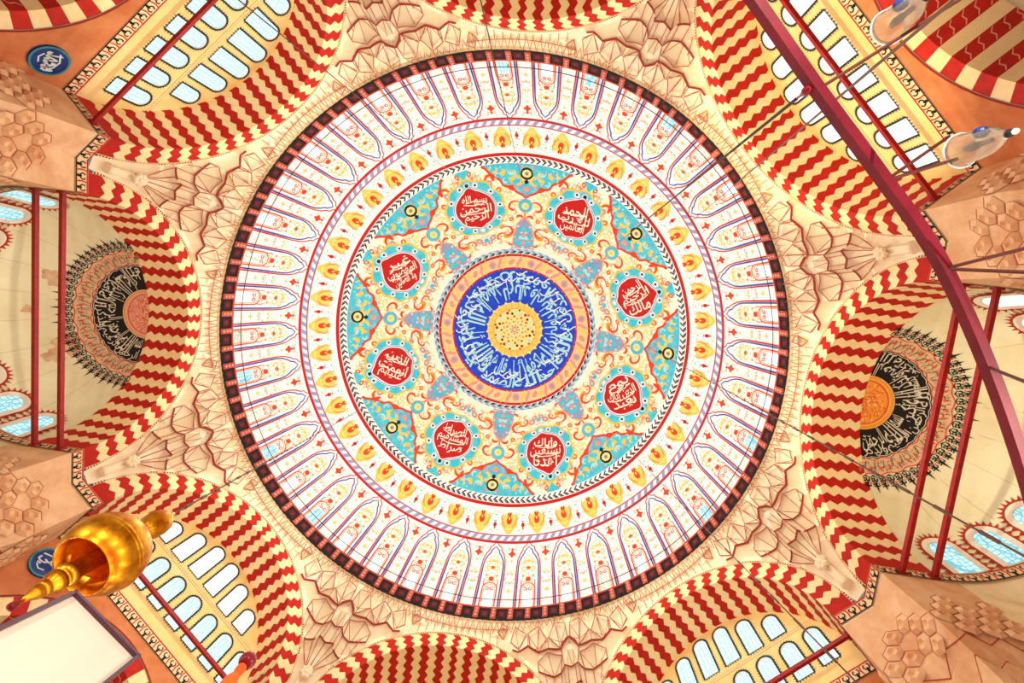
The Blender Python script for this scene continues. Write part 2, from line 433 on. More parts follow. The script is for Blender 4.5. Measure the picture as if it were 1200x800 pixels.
    for d, r, q, m in ((0, 9.05, .16, PLIL), (0, 8.65, .2, PTUR), (-2.4, 8.5, .2, PTUR), (2.4, 8.5, .2, PTUR), (0, 8.2, .17, PPNK), (-3.6, 8.05, .22, PTUR), (3.6, 8.05, .22, PTUR), (-1.8, 7.95, .2, PLTB), (1.8, 7.95, .2, PLTB),
                       (-5, 7.6, .2, PTUR), (5, 7.6, .2, PTUR), (-2.6, 7.5, .22, PTUR), (2.6, 7.5, .22, PTUR), (0, 7.55, .18, PPNK), (-6, 7.25, .13, PLTB), (6, 7.25, .13, PLTB), (-1.1, 9.0, .11, PTUR), (1.1, 9.0, .11, PTUR), (-3.2, 8.8, .12, PLTB), (3.2, 8.8, .12, PLTB), (-1.3, 8.35, .12, PLTB), (1.3, 8.35, .12, PLTB), (-4.9, 8.0, .13, PLTB), (4.9, 8.0, .13, PLTB), (0, 7.9, .13, PLTB), (-3.8, 7.75, .12, PPNK), (3.8, 7.75, .12, PPNK), (-1.3, 7.7, .12, PTUR), (1.3, 7.7, .12, PTUR), (0, 7.2, .14, PLTB), (-4, 7.2, .13, PPNK), (4, 7.2, .13, PPNK)):
        b.blob(C, rad(d) * r, r, q, .062, m, 10, 1)
b.build('scrollwork', FIELD)

# eight turquoise hanging fields
LP = [(0, 10.85), (1.5, 11.05), (3.2, 11.15), (4.3, 11.25), (5.5, 11.6), (7.5, 11.55), (9, 11.65), (9.8, 11.95), (11.5, 12.15), (13.2, 12.4), (14.5, 12.7), (15.2, 12.76)]
def lprof(d):
    d = abs(d)
    for (a, r), (c, s) in zip(LP, LP[1:]):
        if d <= c: return r + (s - r) * (d - a) / (c - a)
    return 12.76
for k in range(8):
    C = chartA(45 * k); b = MB()
    ds = [i * .5 - 15 for i in range(61)]
    b.grid(lambda d, t: dome(45 * k + d, lprof(d) + (12.77 - lprof(d)) * t, .02), ds, [0, .25, .5, .75, 1], PTUR)
    par = b.build('turquoise_lambrequin', DOME)
    b = MB(); C = lambda x, y, off, k=k: dome(45 * k + math.degrees(x / y), y, off)
    KY[C] = .68
    for s in (-1, 1):
        for d, r, q, a0, tn, m, w in ((3.4, 11.75, .5, 1.2, .6, PYEL, .2), (6.2, 12.1, .55, 2.2, .5, PYEL, .22), (9.2, 12.35, .36, 2.6, .5, PGLD, .18), (5.0, 12.4, .42, .4, -.6, PLTB, .14), (7.8, 11.9, .3, 4, .6, PLTB, .14),
                                      (2.2, 11.4, .3, 4.6, -.5, PLIL, .12), (4.2, 11.45, .24, 1, .7, PPNK, .09), (11.6, 12.45, .28, 2, .6, PYEL, .14), (10.4, 12.2, .25, 5, .6, PLTB, .1), (1.9, 12.55, .3, 2, -.6, PLIL, .1), (12.9, 12.62, .14, 2, .6, PLTB, .08)):
            pts = [(s * x, y) for x, y in spiral(rad(d) * r, r, q, a0, tn, 12)]
            b.stroke(C, pts, w, .034, m, taper=True)
        rl = random.Random(5)
        for q in range(26):
            d = rl.uniform(.8, 13.5); lo = lprof(d) + .12
            if lo > 12.55: continue
            r = rl.uniform(lo, 12.66); b.stroke(C, [(s * x, y) for x, y in spiral(rad(d) * r, r, rl.uniform(.08, .2), rl.uniform(0, 6), rl.choice((-.7, .7)), 8)], rl.uniform(.05, .1), .031, rl.choice((PLTB, PYEL, PLIL, PGLD, PLTB)), taper=True)
    b.blob(C, 0, 12.22, .62, .036, PPALE, 16, 1, .75, 1); b.ring(C, 0, 12.25, .42, .13, .042, PBLK, 20); b.blob(C, 0, 12.25, .3, .042, PPALE, 14, 1); b.blob(C, 0, 12.25, .15, .048, PGRY, 8, 1)
    b.blob(C, 0, 11.78, .15, .042, PBLK, 8, 1, 1, 1.3); b.blob(C, 0, 11.35, .24, .04, PPNK, 10, 1); b.blob(C, 0, 11.05, .15, .04, PLIL, 8, 1)
    b.build('leaf_ornament', par)

# eight red calligraphy medallions
FAT = [['\u0628\u0633\u0645 \u0627\u0644\u0644\u0647', '\u0627\u0644\u0631\u062D\u0645\u0646', '\u0627\u0644\u0631\u062D\u064A\u0645'],
       ['\u0627\u0644\u062D\u0645\u062F', '\u0644\u0644\u0647 \u0631\u0628', '\u0627\u0644\u0639\u0627\u0644\u0645\u064A\u0646'],
       ['\u0627\u0644\u0631\u062D\u0645\u0646', '\u0627\u0644\u0631\u062D\u064A\u0645', '\u0645\u0627\u0644\u0643'],
       ['\u064A\u0648\u0645', '\u0627\u0644\u062F\u064A\u0646 \u0625\u064A\u0627\u0643', '\u0646\u0639\u0628\u062F'],
       ['\u0648\u0625\u064A\u0627\u0643', '\u0646\u0633\u062A\u0639\u064A\u0646', '\u0627\u0647\u062F\u0646\u0627'],
       ['\u0627\u0644\u0635\u0631\u0627\u0637', '\u0627\u0644\u0645\u0633\u062A\u0642\u064A\u0645', '\u0635\u0631\u0627\u0637'],
       ['\u0627\u0644\u0630\u064A\u0646', '\u0623\u0646\u0639\u0645\u062A', '\u0639\u0644\u064A\u0647\u0645'],
       ['\u063A\u064A\u0631', '\u0627\u0644\u0645\u063A\u0636\u0648\u0628', '\u0648\u0644\u0627 \u0627\u0644\u0636\u0627\u0644\u064A\u0646']]
TURN = {-112: 8, -67: -12, -22: 30, 22: 28, 67: 6, 112: -14, 157: -25, -157: 25}
for k in range(8):
    ph = -112.5 + 45 * k; ph = ph - 360 if ph > 180 else ph
    tn = rad(min(TURN.items(), key=lambda t: abs(t[0] - ph))[1])
    R0 = 10.4; C = chartL(ph, R0, 0); pa = rad(ph) + TH0; ax = math.atan2(-sin(pa), cos(pa))   # outward, in reader axes
    b = MB()
    sc = lambda a: 2.3 + .1 * cos(10 * (a - ax))
    b.blob(C, 0, 0, lambda a: sc(a) + .16, .03, PGLD, 60, 4)
    b.blob(C, 0, 0, sc, .045, PTUR, 60, 4)
    par = b.build('calligraphy_medallion', DOME)
    b = MB()
    rr = lambda a: 1.54 + .07 * abs(cos(2.5 * (a - ax))) + .26 * max(0, 1 - math.acos(min(1, abs(cos(a - ax)))) / .3)
    b.blob(C, 0, 0, lambda a: rr(a) + .2, .06, WHITE, 60, 4); b.ring(C, 0, 0, lambda a: rr(a) + .13, .05, .075, PBL2, 60)
    b.build('white_border', par)
    b = MB(); b.blob(C, 0, 0, rr, .075, PRED, 60, 4); b.build('red_ground', par)
    b = MB()
    for i in range(10):
        a = ax + pi / 10 + 2 * pi * i / 10
        b.blob(C, 2.03 * cos(a), 2.03 * sin(a), .27, .058, PLTB, 10, 1); b.blob(C, 2.03 * cos(a), 2.03 * sin(a), .17, .066, WHITE, 8, 1); b.blob(C, 2.03 * cos(a), 2.03 * sin(a), .1, .075, PBLK, 8, 1)
    for s in (0, pi):
        b.blob(C, 2.05 * cos(ax + s), 2.05 * sin(ax + s), .28, .06, PLTB, 10, 1); b.blob(C, 2.05 * cos(ax + s), 2.05 * sin(ax + s), .15, .075, PBLK if s == 0 else WHITE, 8, 1)
    b.build('dot_border', par)
    b = MB(); T = chartL(ph, R0, tn)
    for j, line in enumerate(FAT[k]):
        write(b, T, line, 0, .74 - .74 * j, (2.0, 2.6, 2.0)[j], 1.0, .095, PCRM, 0, .008)
    for i in range(12):
        a, q = random.uniform(0, 6.28), random.uniform(.3, 1.2); x, y = q * cos(a), q * sin(a); b.stroke(T, [(x - .16, y - .03), (x, y + .06), (x + .16, y)], .055, .096, PCRM)
    b.stroke(T, [(-1.0, -.28), (-.3, -.42), (.5, -.36), (1.1, -.2)], .07, .096, PCRM); b.stroke(T, [(-.9, .5), (-.2, .36), (.5, .42), (1.0, .62)], .07, .096, PCRM)
    b.build('lettering', par)

b = MB(); annulus(b, 12.76, 13.13, WHITE); annulus(b, 13.13, 13.29, PRED); twist(b, 12.8, 12.95, 190, (PBLK, WHITE, WHITE), 1.0); twist(b, 12.95, 13.1, 190, (WHITE, PBLK, PGRY), -1.0)
b.build('rope_border', DOME)

# palmette frieze
b = MB()
for i in range(42):
    C = lambda x, y, off, i=i: dome(-88.8 + 360 / 42 * i + math.degrees(x / y), y, off)
    b.blob(C, 0, 13.82, lambda a: .44 + .1 * sin(a) + .1 * max(0, sin(a)) ** 6 - .06 * cos(3 * a) ** 2, .02, PYEL, 26, 2, 1.4, .86)
    b.ring(C, 0, 13.82, lambda a: .34 + .04 * sin(a), .05, .026, PPALE, 24)
    for s in (-1, 1):
        b.stroke(C, [(s * .46, 13.56), (s * .6, 13.76), (s * .46, 13.98), (s * .22, 14.12)], .1, .03, PORG, taper=True)
    b.blob(C, 0, 13.86, .2, .034, PRED2, 10, 1, 1, .8); b.blob(C, 0, 13.72, .1, .034, PRED2, 8, 1); b.blob(C, .08, 13.6, .07, .034, PRED, 6, 1); b.blob(C, -.08, 13.6, .07, .034, PRED, 6, 1)
    b.blob(C, 0, 13.78, .06, .04, PPALE, 6, 1)
    D = lambda x, y, off, i=i: dome(-88.8 + 360 / 42 * (i + .5) + math.degrees(x / y), y, off)
    b.blob(D, 0, 14.03, .13, .024, PRED, 8, 1, 1, .7); b.blob(D, 0, 14.14, .06, .024, PRED2, 6, 1)
    for x, y, m in ((-.16, 13.75, PLTB), (.18, 13.85, PLTB), (0, 13.62, PTUR), (-.3, 14.2, PLTB), (.3, 14.22, PYEL), (-.12, 13.5, PGRN), (.16, 13.45, PLTB), (.34, 13.6, PGRN), (-.34, 13.55, PLTB), (0, 13.88, PGRY), (-.42, 14.0, PGRN), (.42, 14.08, PLTB), (.1, 14.28, PLTB)):
        b.stroke(D, [(x - .09, y), (x + .02, y + .03), (x + .09, y)], .045, .02, m)
b.build('palmette_frieze', DOME)
b = MB(); annulus(b, 14.37, 14.41, PRED); annulus(b, 14.41, 14.58, PLIL); annulus(b, 14.58, 14.65, PRED)
for i in range(160):
    a = 360 * i / 160
    b.add([domez(a, dz(14.43), .02), domez(a + 1.1, dz(14.43), .02), domez(a + 1.9, dz(14.57), .02), domez(a + .8, dz(14.57), .02)], [(0, 1, 2, 3)], WHITE)
b.build('rope_border', DOME)

# forty window bays round the foot of the dome
def mirror(pts): return pts + [(-x, y) for x, y in reversed(pts) if abs(x) > 1e-6]
for i in range(40):
    ph = 4.5 + 9 * i; C = chartZ(ph); b = MB()
    red = [(.8, HR), (.8, 29.6), (.74, 30.3), (.6, 30.8), (.42, 31.12), (.4, 31.35), (.2, 31.5), (0, 31.85)]
    blu = [(.68, HR), (.68, 29.7), (.62, 30.2), (.46, 30.62), (.3, 30.85), (.26, 31.08), (0, 31.4)]
    b.stroke(C, mirror(red), .075, .02, PRED); b.stroke(C, mirror(blu), .085, .03, PBL2)
    arch = [(.46, HR)] + [(.46 * cos(t * pi / 16), 27.75 + .46 * sin(t * pi / 16) * 1.15) for t in range(9)]
    arch2 = [(.36, HR)] + [(.36 * cos(t * pi / 16), 27.7 + .36 * sin(t * pi / 16) * 1.15) for t in range(9)]
    b.stroke(C, mirror(arch), .075, .02, PRED2); b.stroke(C, mirror(arch2), .04, .02, PORG)
    for s in (-1, 1):
        b.stroke(C, [(s * x, y) for x, y in spiral(.17, 27.72, .16, 1, .9, 10, .25, 1)], .06, .03, PRED2)
        b.stroke(C, [(s * x, y) for x, y in spiral(.27, 28.75, .22, 3.4, -.8, 10, .25, 1)], .055, .02, PYEL)
        b.stroke(C, [(s * x, y) for x, y in spiral(.25, 29.6, .26, 4.4, .7, 10, .25, 1)], .09, .02, PYEL)
        b.stroke(C, [(s * x, y) for x, y in spiral(.4, 29.0, .12, 2, .8, 8, .25, 1)], .045, .02, PGRN)
        b.stroke(C, [(s * .1, 28.35), (s * .3, 28.5), (s * .34, 28.3)], .05, .02, PGRN)
        b.stroke(C, [(s * .06, 30.1), (s * .24, 30.3), (s * .34, 30.05)], .05, .02, PORG)
    for s in (-1, 1):
        b.stroke(C, [(s * x, y) for x, y in spiral(.34, 30.0, .2, 5.2, .8, 9, .25, 1)], .07, .022, PYEL); b.stroke(C, [(s * x, y) for x, y in spiral(.22, 28.3, .16, 1.4, .8, 9, .25, 1)], .06, .022, PORG)
        b.stroke(C, [(s * x, y) for x, y in spiral(.36, 29.3, .16, .4, -.8, 9, .25, 1)], .05, .022, PGRN); b.blob(C, s * .34, 28.9, .06, .026, PRED2, 6, 1); b.blob(C, s * .3, 29.85, .05, .026, PTUR, 6, 1)
        b.stroke(C, [(s * .42, 27.9), (s * .46, 28.4), (s * .38, 28.6)], .05, .022, PRED2); b.stroke(C, [(s * .05, 29.9), (s * .2, 30.05), (s * .3, 30.35), (0, 30.7)], .05, .022, PYEL)
    b.blob(C, 0, 28.62, .17, .026, PRED2, 10, 1, 1, 1.2); b.blob(C, 0, 29.6, .17, .026, PORG, 10, 1); b.blob(C, 0, 29.62, .08, .032, PRED, 6, 1); b.blob(C, 0, 29.1, .08, .026, PGRN, 6, 1); b.blob(C, 0, 30.2, .13, .026, PYEL, 8, 1)
    par = b.build('dome_window', DOME)
    b = MB(); pm = (PANEW, PANEW, PANEC, PANEW, PANEG)[(i * 7 + i // 3) % 5]
    pan = mirror([(.32, HR + .02)] + [(.32 * cos(t * pi / 12), 27.2 + .32 * sin(t * pi / 12)) for t in range(7)])
    b.poly(C, pan, .015, pm); b.build('pane', par)
b = MB()
for i in range(40):
    C = chartZ(9 * i)
    b.blob(C, 0, 30.82, lambda a: .2 + .06 * cos(4 * a), .02, PRED2, 16, 1, 1, 1.3); b.blob(C, 0, 31.22, .1, .02, PRED2, 6, 1)
    b.blob(C, 0, 27.6, lambda a: .13 + .07 * cos(4 * a), .02, PYEL, 16, 1, 1, 1.2); b.blob(C, 0, 30.2, .1, .02, PYEL, 8, 1)
    for s in (-1, 1):
        b.stroke(C, [(s * x, y) for x, y in spiral(.22, 30.6, .22, 2.6, -.7, 9, .25, 1)], .05, .02, PYEL)
        b.stroke(C, [(s * x, y) for x, y in spiral(.18, 29.2, .17, 2, .8, 9, .25, 1)], .055, .02, PYEL); b.stroke(C, [(s * x, y) for x, y in spiral(.16, 28.3, .15, 4, -.8, 9, .25, 1)], .05, .02, PORG); b.stroke(C, [(s * x, y) for x, y in spiral(.25, 31.2, .14, 1, .8, 9, .25, 1)], .05, .02, PORG)
        for x, y, m in ((.3, 28.6, PGRY), (.16, 28.2, PGRN), (.2, 29.4, PYEL), (.12, 29.0, PGRY), (.28, 29.8, PGRN), (.1, 26.9, PGRN), (.34, 31.4, PYEL)):
            b.stroke(C, [(s * x - .08, y), (s * x, y + .08), (s * x + .08, y)], .045, .02, m)
b.build('flower_ornament', DOME)

# thin lamp cable hung round the foot of the dome
b = MB()
pts = [(15.42 * cos(2 * pi * i / 200), 15.42 * sin(2 * pi * i / 200), 26.6) for i in range(201)]
b.path(pts, .022, CABLE, 5)
for i in range(0, 200, 10): b.tube(pts[i], (pts[i][0] * 1.012, pts[i][1] * 1.012, 26.6), .02, CABLE, 5)
tag(b.build('lamp_cable'), 'thin dark cable running in a ring just above the dome foot', 'cable')

# ------------------------------------------------------------------ gallery balustrade
GB = empty('gallery_balustrade', (0, 0, 24.72), 'dark red panelled balustrade ring at the foot of the dome', 'balustrade')
def cyl(r, a, z): return (r * cos(a), r * sin(a), z)
b = MB(); A2 = [2 * pi * i / 192 for i in range(193)]
for r0, r1, z0, z1, m in ((15.40, 15.60, 25.78, 25.9, RPOST),):
    for (ra, za), (rb, zb) in (((r0, z0), (r0, z1)), ((r0, z0), (r1, z0)), ((r0, z1), (r1, z1))):
        b.grid(lambda a, t: cyl(ra + (rb - ra) * t, a, za + (zb - za) * t), A2, [0, 1], m)
b.build('handrail', GB)
b = MB()
for (ra, za), (rb, zb) in (((15.40, 24.74), (15.40, 24.86)), ((15.40, 24.74), (15.95, 24.74)), ((15.40, 24.86), (15.7, 24.86))):
    b.grid(lambda a, t: cyl(ra + (rb - ra) * t, a, za + (zb - za) * t), A2, [0, 1], PBLK if za != zb else MUQ)
for i in range(288):
    a = 2 * pi * i / 288; w = .006
    b.add([cyl(15.385, a - w, 24.70), cyl(15.385, a + w, 24.70), cyl(15.385, a, 24.95)], [(0, 1, 2)], PBLK)
b.build('base_rail', GB)
for i in range(96):
    a = 2 * pi * i / 96 + .01
    b = MB(); w = .0098
    fr = [cyl(15.36, a - w, 24.86), cyl(15.36, a + w, 24.86), cyl(15.36, a + w, 25.8), cyl(15.36, a - w, 25.8)]
    bk = [cyl(15.56, a - w, 24.86), cyl(15.56, a + w, 24.86), cyl(15.56, a + w, 25.8), cyl(15.56, a - w, 25.8)]
    b.add(fr + bk, [(0, 1, 2, 3), (0, 4, 5, 1), (1, 5, 6, 2), (2, 6, 7, 3), (3, 7, 4, 0)], RPOST)
    for z in (25.08, 25.35, 25.6):
        b.add([cyl(15.34, a, z - .1), cyl(15.34, a + .006, z), cyl(15.34, a, z + .1), cyl(15.34, a - .006, z)], [(0, 1, 2, 3)], PPNK)
    b.build('post', GB)
    b = MB(); a += pi / 96; h = pi / 96 - .008
    L = [a - h, a, a + h]
    b.grid(lambda t, z: cyl(15.46, t, z), L, [24.86, 25.8], DPAN)
    pn = b.build('panel', GB)
    b = MB(); b.grid(lambda t, z: cyl(15.43, t, z), [a - h * .62, a, a + h * .62], [25.02, 25.64], BOSS)
    b.grid(lambda t, z: cyl(15.42, t, z), [a - h * .3, a + h * .3], [25.17, 25.49], PRED3)
    b.build('boss', pn)

# ------------------------------------------------------------------ eight arches round the hall
AP, ZC, RI, RO = 15.95, 17.83, 5.28, 6.15
AD = {0: 18.2, 1: 18.1}
def W(k, a, s, z):
    p = rad(45 * k) + TH0
    return (a * cos(p) - s * sin(p), a * sin(p) + s * cos(p), z)
SIDE = ['right', 'lower_right', 'bottom', 'lower_left', 'left', 'upper_left', 'top', 'upper_right']
def arc(R, t, zc=ZC):
    """t degrees round the arch; under the springing the jamb runs straight down"""
    if t < 0: return (R, zc + rad(t) * 5.28)
    if t > 180: return (-R, zc - rad(t - 180) * 5.28)
    return (R * cos(rad(t)), zc + R * sin(rad(t)))
def bounds(key, step, lo, hi):
    B = [90 - key, 90 + key]
    while B[0] > lo + step * .6: B.insert(0, B[0] - step); B.append(B[-1] + step)
    B[0] = lo; B[-1] = hi
    return B
TB = bounds(1.7, 4.4, -2, 182)
def tri(x): x = x % 1; return 4 * x - 1 if x < .5 else 3 - 4 * x
def voussoirs(mb, fn, B, ws, period, amp, reds, creams):
    n = len(B) - 1; mid = n // 2
    for i in range(n):
        m = reds if (i - mid) % 2 == 0 else creams
        rows = []
        for w in ws:
            z = amp * tri(w / period)
            a = B[i] + (z if 0 < i else 0); c = B[i + 1] + (z if i < n - 1 else 0)
            rows.append([fn(a + (c - a) * q / 3, w) for q in range(4)])
        P = [p for r in rows for p in r]
        mb.add(P, [(4 * j + q, 4 * j + q + 1, 4 * j + q + 5, 4 * j + q + 4) for j in range(len(ws) - 1) for q in range(3)], m)
def frange(a, b, st):
    n = max(1, round((b - a) / st)); return [a + (b - a) * i / n for i in range(n + 1)]
def motif_strip(mb, pt, length, h, pitch, o0=.0):
    """cream frieze of black palmettes between red lines; pt(u, v, off), v from 0 (foot) to h"""
    n = max(1, round(length / pitch)); p = length / n
    us = frange(0, length, .5)
    mb.grid(lambda u, v: pt(u, v, o0), us, [0, h], PPCH)
    for v0, v1, m in ((0, .05, PBLK), (h - .07, h - .02, PRED)):
        mb.grid(lambda u, v: pt(u, v, o0 + .012), us, [v0, v1], m)
    for i in range(n):
        u = p * (i + .5)
        mb.stroke(pt, [(u - p * .5, .06), (u - p * .42, h * .5), (u - p * .5, h - .08)], .05, o0 + .014, PRED)
        for q in (-1, 1): mb.stroke(pt, [(u, .16), (u + q * .07, .19), (u + q * .12, .27), (u + q * .1, .36), (u + q * .05, .35)], .05, o0 + .016, PBLK)
        mb.stroke(pt, [(u, .07), (u, .24)], .065, o0 + .016, PBLK); mb.blob(pt, u, .1, .06, o0 + .016, PBLK, 6, 1)
NWIN = [0]
def window_hole(s, z0, z1, w):
    r = w / 2
    return [(s - r, z0), (s + r, z0)] + [(s + r * cos(rad(t)), z1 - r + r * sin(rad(t))) for t in range(0, 181, 15)]
WALLS = {}
for k in range(8):
    tym = k % 2; ad = AD[tym]; name = SIDE[k]
    b = MB()      # root mesh: plain front of the pier heads under the frieze
    for s in (-1, 1):
        b.grid(lambda u, z: W(k, AP, s * u, z), [5.28, 6.607], [17.1, 17.66], STONE)
        b.grid(lambda a, z: W(k, a, s * 5.28, z), [AP, ad], [17.1, 17.66], STONE)
    root = b.build('wall_' + name); tag(root, None, None, kind='structure'); WALLS[k] = root
    b = MB()
    voussoirs(b, lambda t, w: W(k, AP, *arc(RO + (RI - RO) * w, t)), TB, [i / 8 for i in range(9)], .5, .9, RED, CREAM)
    b.build('archivolt', root)
    b = MB(); dep = ad - AP
    voussoirs(b, lambda t, w: W(k, AP + w, *arc(RI, t)), TB, frange(0, dep, .125), .5, .9, RED, CREAM)
    b.build('arch_soffit', root)
    b = MB()
    for i in range(150):
        t0 = -1 + 182 * i / 150; t1 = t0 + 182 / 150 * .5; t2 = t0 + 182 / 150
        for ta, tb, m in ((t0, t1, OLIVE), (t1, t2, PPCH)):
            q = [W(k, AP - .05, *arc(RO, ta)), W(k, AP - .05, *arc(RO, tb)), W(k, AP - .05, *arc(RO + .07, tb)), W(k, AP - .05, *arc(RO + .07, ta))]
            b.add(q, [(0, 1, 2, 3)], m)
    for i in range(60):
        t0, t1 = -2 + 184 * i / 60, -2 + 184 * (i + 1) / 60
        b.quad(W(k, AP - .05, *arc(RO, t0)), W(k, AP - .05, *arc(RO, t1)), W(k, AP + .02, *arc(RO - .01, t1)), W(k, AP + .02, *arc(RO - .01, t0)), PPCH)
        b.quad(W(k, AP - .05, *arc(RO + .07, t0)), W(k, AP - .05, *arc(RO + .07, t1)), W(k, AP + .3, *arc(RO + .07, t1)), W(k, AP + .3, *arc(RO + .07, t0)), LINE2)
    b.build('rope_molding', root)
    b = MB()
    for s in (-1, 1):
        motif_strip(b, lambda u, v, o: W(k, AP - .02 - o, s * (5.28 + u), 17.15 + v), 1.327, .5, .44)
        motif_strip(b, lambda u, v, o: W(k, AP + u, s * (5.26 - o), 17.15 + v), ad - AP, .5, .43)
    if tym: motif_strip(b, lambda u, v, o: W(k, ad - .02 - o, -5.28 + u, 17.15 + v), 10.56, .5, .44)
    else: motif_strip(b, lambda u, v, o: W(k, ad + (5.23 - o) * sin(u / 5.25), (5.23 - o) * cos(u / 5.25), 17.15 + v), 5.25 * pi, .5, .44)
    b.build('palmette_frieze', root)
    if tym:
        b = MB(); ch = lambda x, y, o: W(k, ad - o, x, y)
        wins = [(s, 18.32, 20.15, .78) for s in (-4.17, -2.98, -1.79, -.6, .6, 1.79, 2.98, 4.17)]
        wins += [(s * q, z0, z1, .8) for s in (-1, 1) for q, z0, z1 in ((.59, 20.72, 22.88), (1.77, 20.6, 22.5), (2.97, 20.6, 21.88))]
        outer = [(-5.28, 17.6), (5.28, 17.6)] + [(RI * cos(rad(t)), ZC + RI * sin(rad(t))) for t in range(0, 181, 4)]
        b.poly(ch, outer, 0, WALLC, [window_hole(*w) for w in wins])
        tw = b.build('tympanum', root)
        b = MB(); b.box(W(k, ad, -4.6, 20.38), W(k, ad, 4.6, 20.38), .1, .07, PPCH); b.box(W(k, ad, -4.6, 20.44), W(k, ad, 4.6, 20.44), .06, .03, LINE2)
        b.build('string_course', tw)
        for w in wins:
            NWIN[0] += 1
            o = empty('window_%d' % NWIN[0], W(k, ad, w[0], w[1]), kind='structure')
            h = window_hole(*w); h3 = h + [h[0]]
            b = MB()
            b.add([ch(x, y, 0) for x, y in h3] + [ch(x, y, -.2) for x, y in h3], [(i, i + 1, len(h3) + i + 1, len(h3) + i) for i in range(len(h))], WHITE)
            b.stroke(ch, h, .085, .02, OLIVE, closed=True)
            P = []
            for (x0, y0), (x1, y1) in zip(h3, h3[1:]):      # saw-toothed edge
                d = math.hypot(x1 - x0, y1 - y0); n = max(1, round(d / .13))
                for i in range(n):
                    xa, ya = x0 + (x1 - x0) * i / n, y0 + (y1 - y0) * i / n; xb, yb = x0 + (x1 - x0) * (i + .6) / n, y0 + (y1 - y0) * (i + .6) / n
                    nx, ny = (y1 - y0) / d, -(x1 - x0) / d
                    b.add([ch(xa, ya, .024), ch(xb, yb, .024), ch((xa + xb) / 2 + nx * .11, (ya + yb) / 2 + ny * .11, .024)], [(0, 1, 2)], OLIVE)
            b.stroke(ch, [(w[0] - w[3] / 2, w[1] + .03), (w[0] + w[3] / 2, w[1] + .03)], .06, -.12, PRED)
            b.build('window_frame', o)
            b = MB(); b.poly(ch, h, -.14, PANEW if k == 7 or (k == 3 and w[1] > 20.5) else PANE); b.build('pane', o)
        # wall below, with the gallery arch
        b = MB(); zg, rg, ri = 11.59, 5.1, 4.42
        b.poly(ch, [(-5.28, 17.2), (5.28, 17.2)] + [(5.28, zg)] + [(rg * cos(rad(t)), zg + rg * sin(rad(t))) for t in range(0, 181, 5)] + [(-5.28, zg)], 0, STONE3)
        for s in (-1, 1): b.grid(lambda u, z: W(k, ad, s * u, z), [5.1, 5.4], [9, zg], STONE3)
        lw = b.build('gallery_wall', root)
        b = MB(); B2 = bounds(3.0, 6.0, 0, 180)
        A = lambda R, t: arc(R, t, zg)
        voussoirs(b, lambda t, w: W(k, ad + .02, *A(rg + (ri - rg) * w, t)), B2, [0, .5, 1], 9, 0, VEIN, CREAM)
        voussoirs(b, lambda t, w: W(k, ad + w, *A(ri, t)), B2, [0, .7, 1.4, 2.1], 9, 0, VEIN, CREAM)
        n = len(B2) - 1
        for i in range(n):
            if (i - n // 2) % 2 == 0:
                for j in range(5):
                    w0 = .1 + j * .42 + (i % 3) * .1
                    S = lambda t, w, o: W(k, ad + w, *A(ri - o, t))
                    b.stroke(S, [(B2[i] + .4, w0), (B2[i] + 2, w0 + .12), (B2[i] + 4, w0 + .1), (B2[i + 1] - .4, w0 + .26)], .05, .012, PPNK)
        for i in range(36):
            t0, t1 = 5 * i, 5 * i + 5
            b.quad(W(k, ad - .03, *A(rg, t0)), W(k, ad - .03, *A(rg, t1)), W(k, ad - .03, *A(rg + .06, t1)), W(k, ad - .03, *A(rg + .06, t0)), LINE)
        b.build('striped_gallery_arch', lw)
        b = MB()
        b.grid(lambda a, t: W(k, a, *A(4.55, t)), [ad + 2.05, ad + 4, ad + 6], list(range(0, 181, 6)), PLAST)
        b.grid(lambda s, z: W(k, ad + 6, s, z), [-4.6, 0, 4.6], [9, 16.3], PLAST)
        b.build('gallery_vault', lw)
    else:
        # semi-dome of the apse behind the arch
        Q = 5.3
        def sph(th, az, off, k=k, ad=ad):      # th from the crown, az about the crown (0 = outward), degrees
            r = Q - off; t = rad(th); z = rad(az)
            return W(k, ad - .03 + r * sin(t) * cos(z), r * sin(t) * sin(z), ZC + r * cos(t))
        def cap(th, x, off): return sph(th, x, off)
        b = MB()
        b.grid(lambda az, th: sph(th, az, 0), list(range(-90, 91, 3)), list(range(0, 91, 3)), PLAST)
        b.grid(lambda az, z: W(k, ad + Q * cos(rad(az)), Q * sin(rad(az)), z), list(range(-90, 91, 5)), [10, 14, 17.2, ZC], STONE)
        par = b.build('semidome_ceiling', root)
        P = lambda x, y, off: sph(y, x, off)       # x = azimuth, y = polar angle
        b = MB(); azs = list(range(-90, 91, 2))
        b.grid(lambda a, t: sph(t, a, .03), azs, [0.01, 3, 6, 9, 11.5], PPNK if k == 4 else PORG)
        b.grid(lambda a, t: sph(t, a, .03), azs, [11.5, 14], PORG if k != 4 else PPNK)
        for i in range(150):
            t, a = random.uniform(1, 10.5), random.uniform(-88, 88); b.stroke(P, [(a, t), (a + 40 / max(2, t), t + .7)], .5, .045, PRED2 if i % 3 else PPALE)
        for t in (11.3, 12.2, 14): b.grid(lambda a, q: sph(t + q, a, .05), azs, [0, .3], PRED if t < 12 else PYEL)
        b.build('crown_disc', par)
        b = MB()
        scal = lambda a: 28.6 + .5 * abs(sin(rad(a) * 18))
        b.grid(lambda a, t: sph(14.2 + (scal(a) - 14.2) * t, a, .03), list(range(-90, 91, 1)), [0, .25, .5, .75, 1], PBLK)
        bl = b.build('inscription_band', par)
        b = MB()
        wd = ['\u0628\u0633\u0645', '\u0627\u0644\u0644\u0647', '\u0627\u0644\u0631\u062D\u0645\u0646', '\u0627\u0644\u0631\u062D\u064A\u0645', '\u0648\u0644\u0630\u0643\u0631', '\u0627\u0644\u0644\u0647', '\u0623\u0643\u0628\u0631']
        if k in (0, 2): wd = wd[3:] + wd[:3]
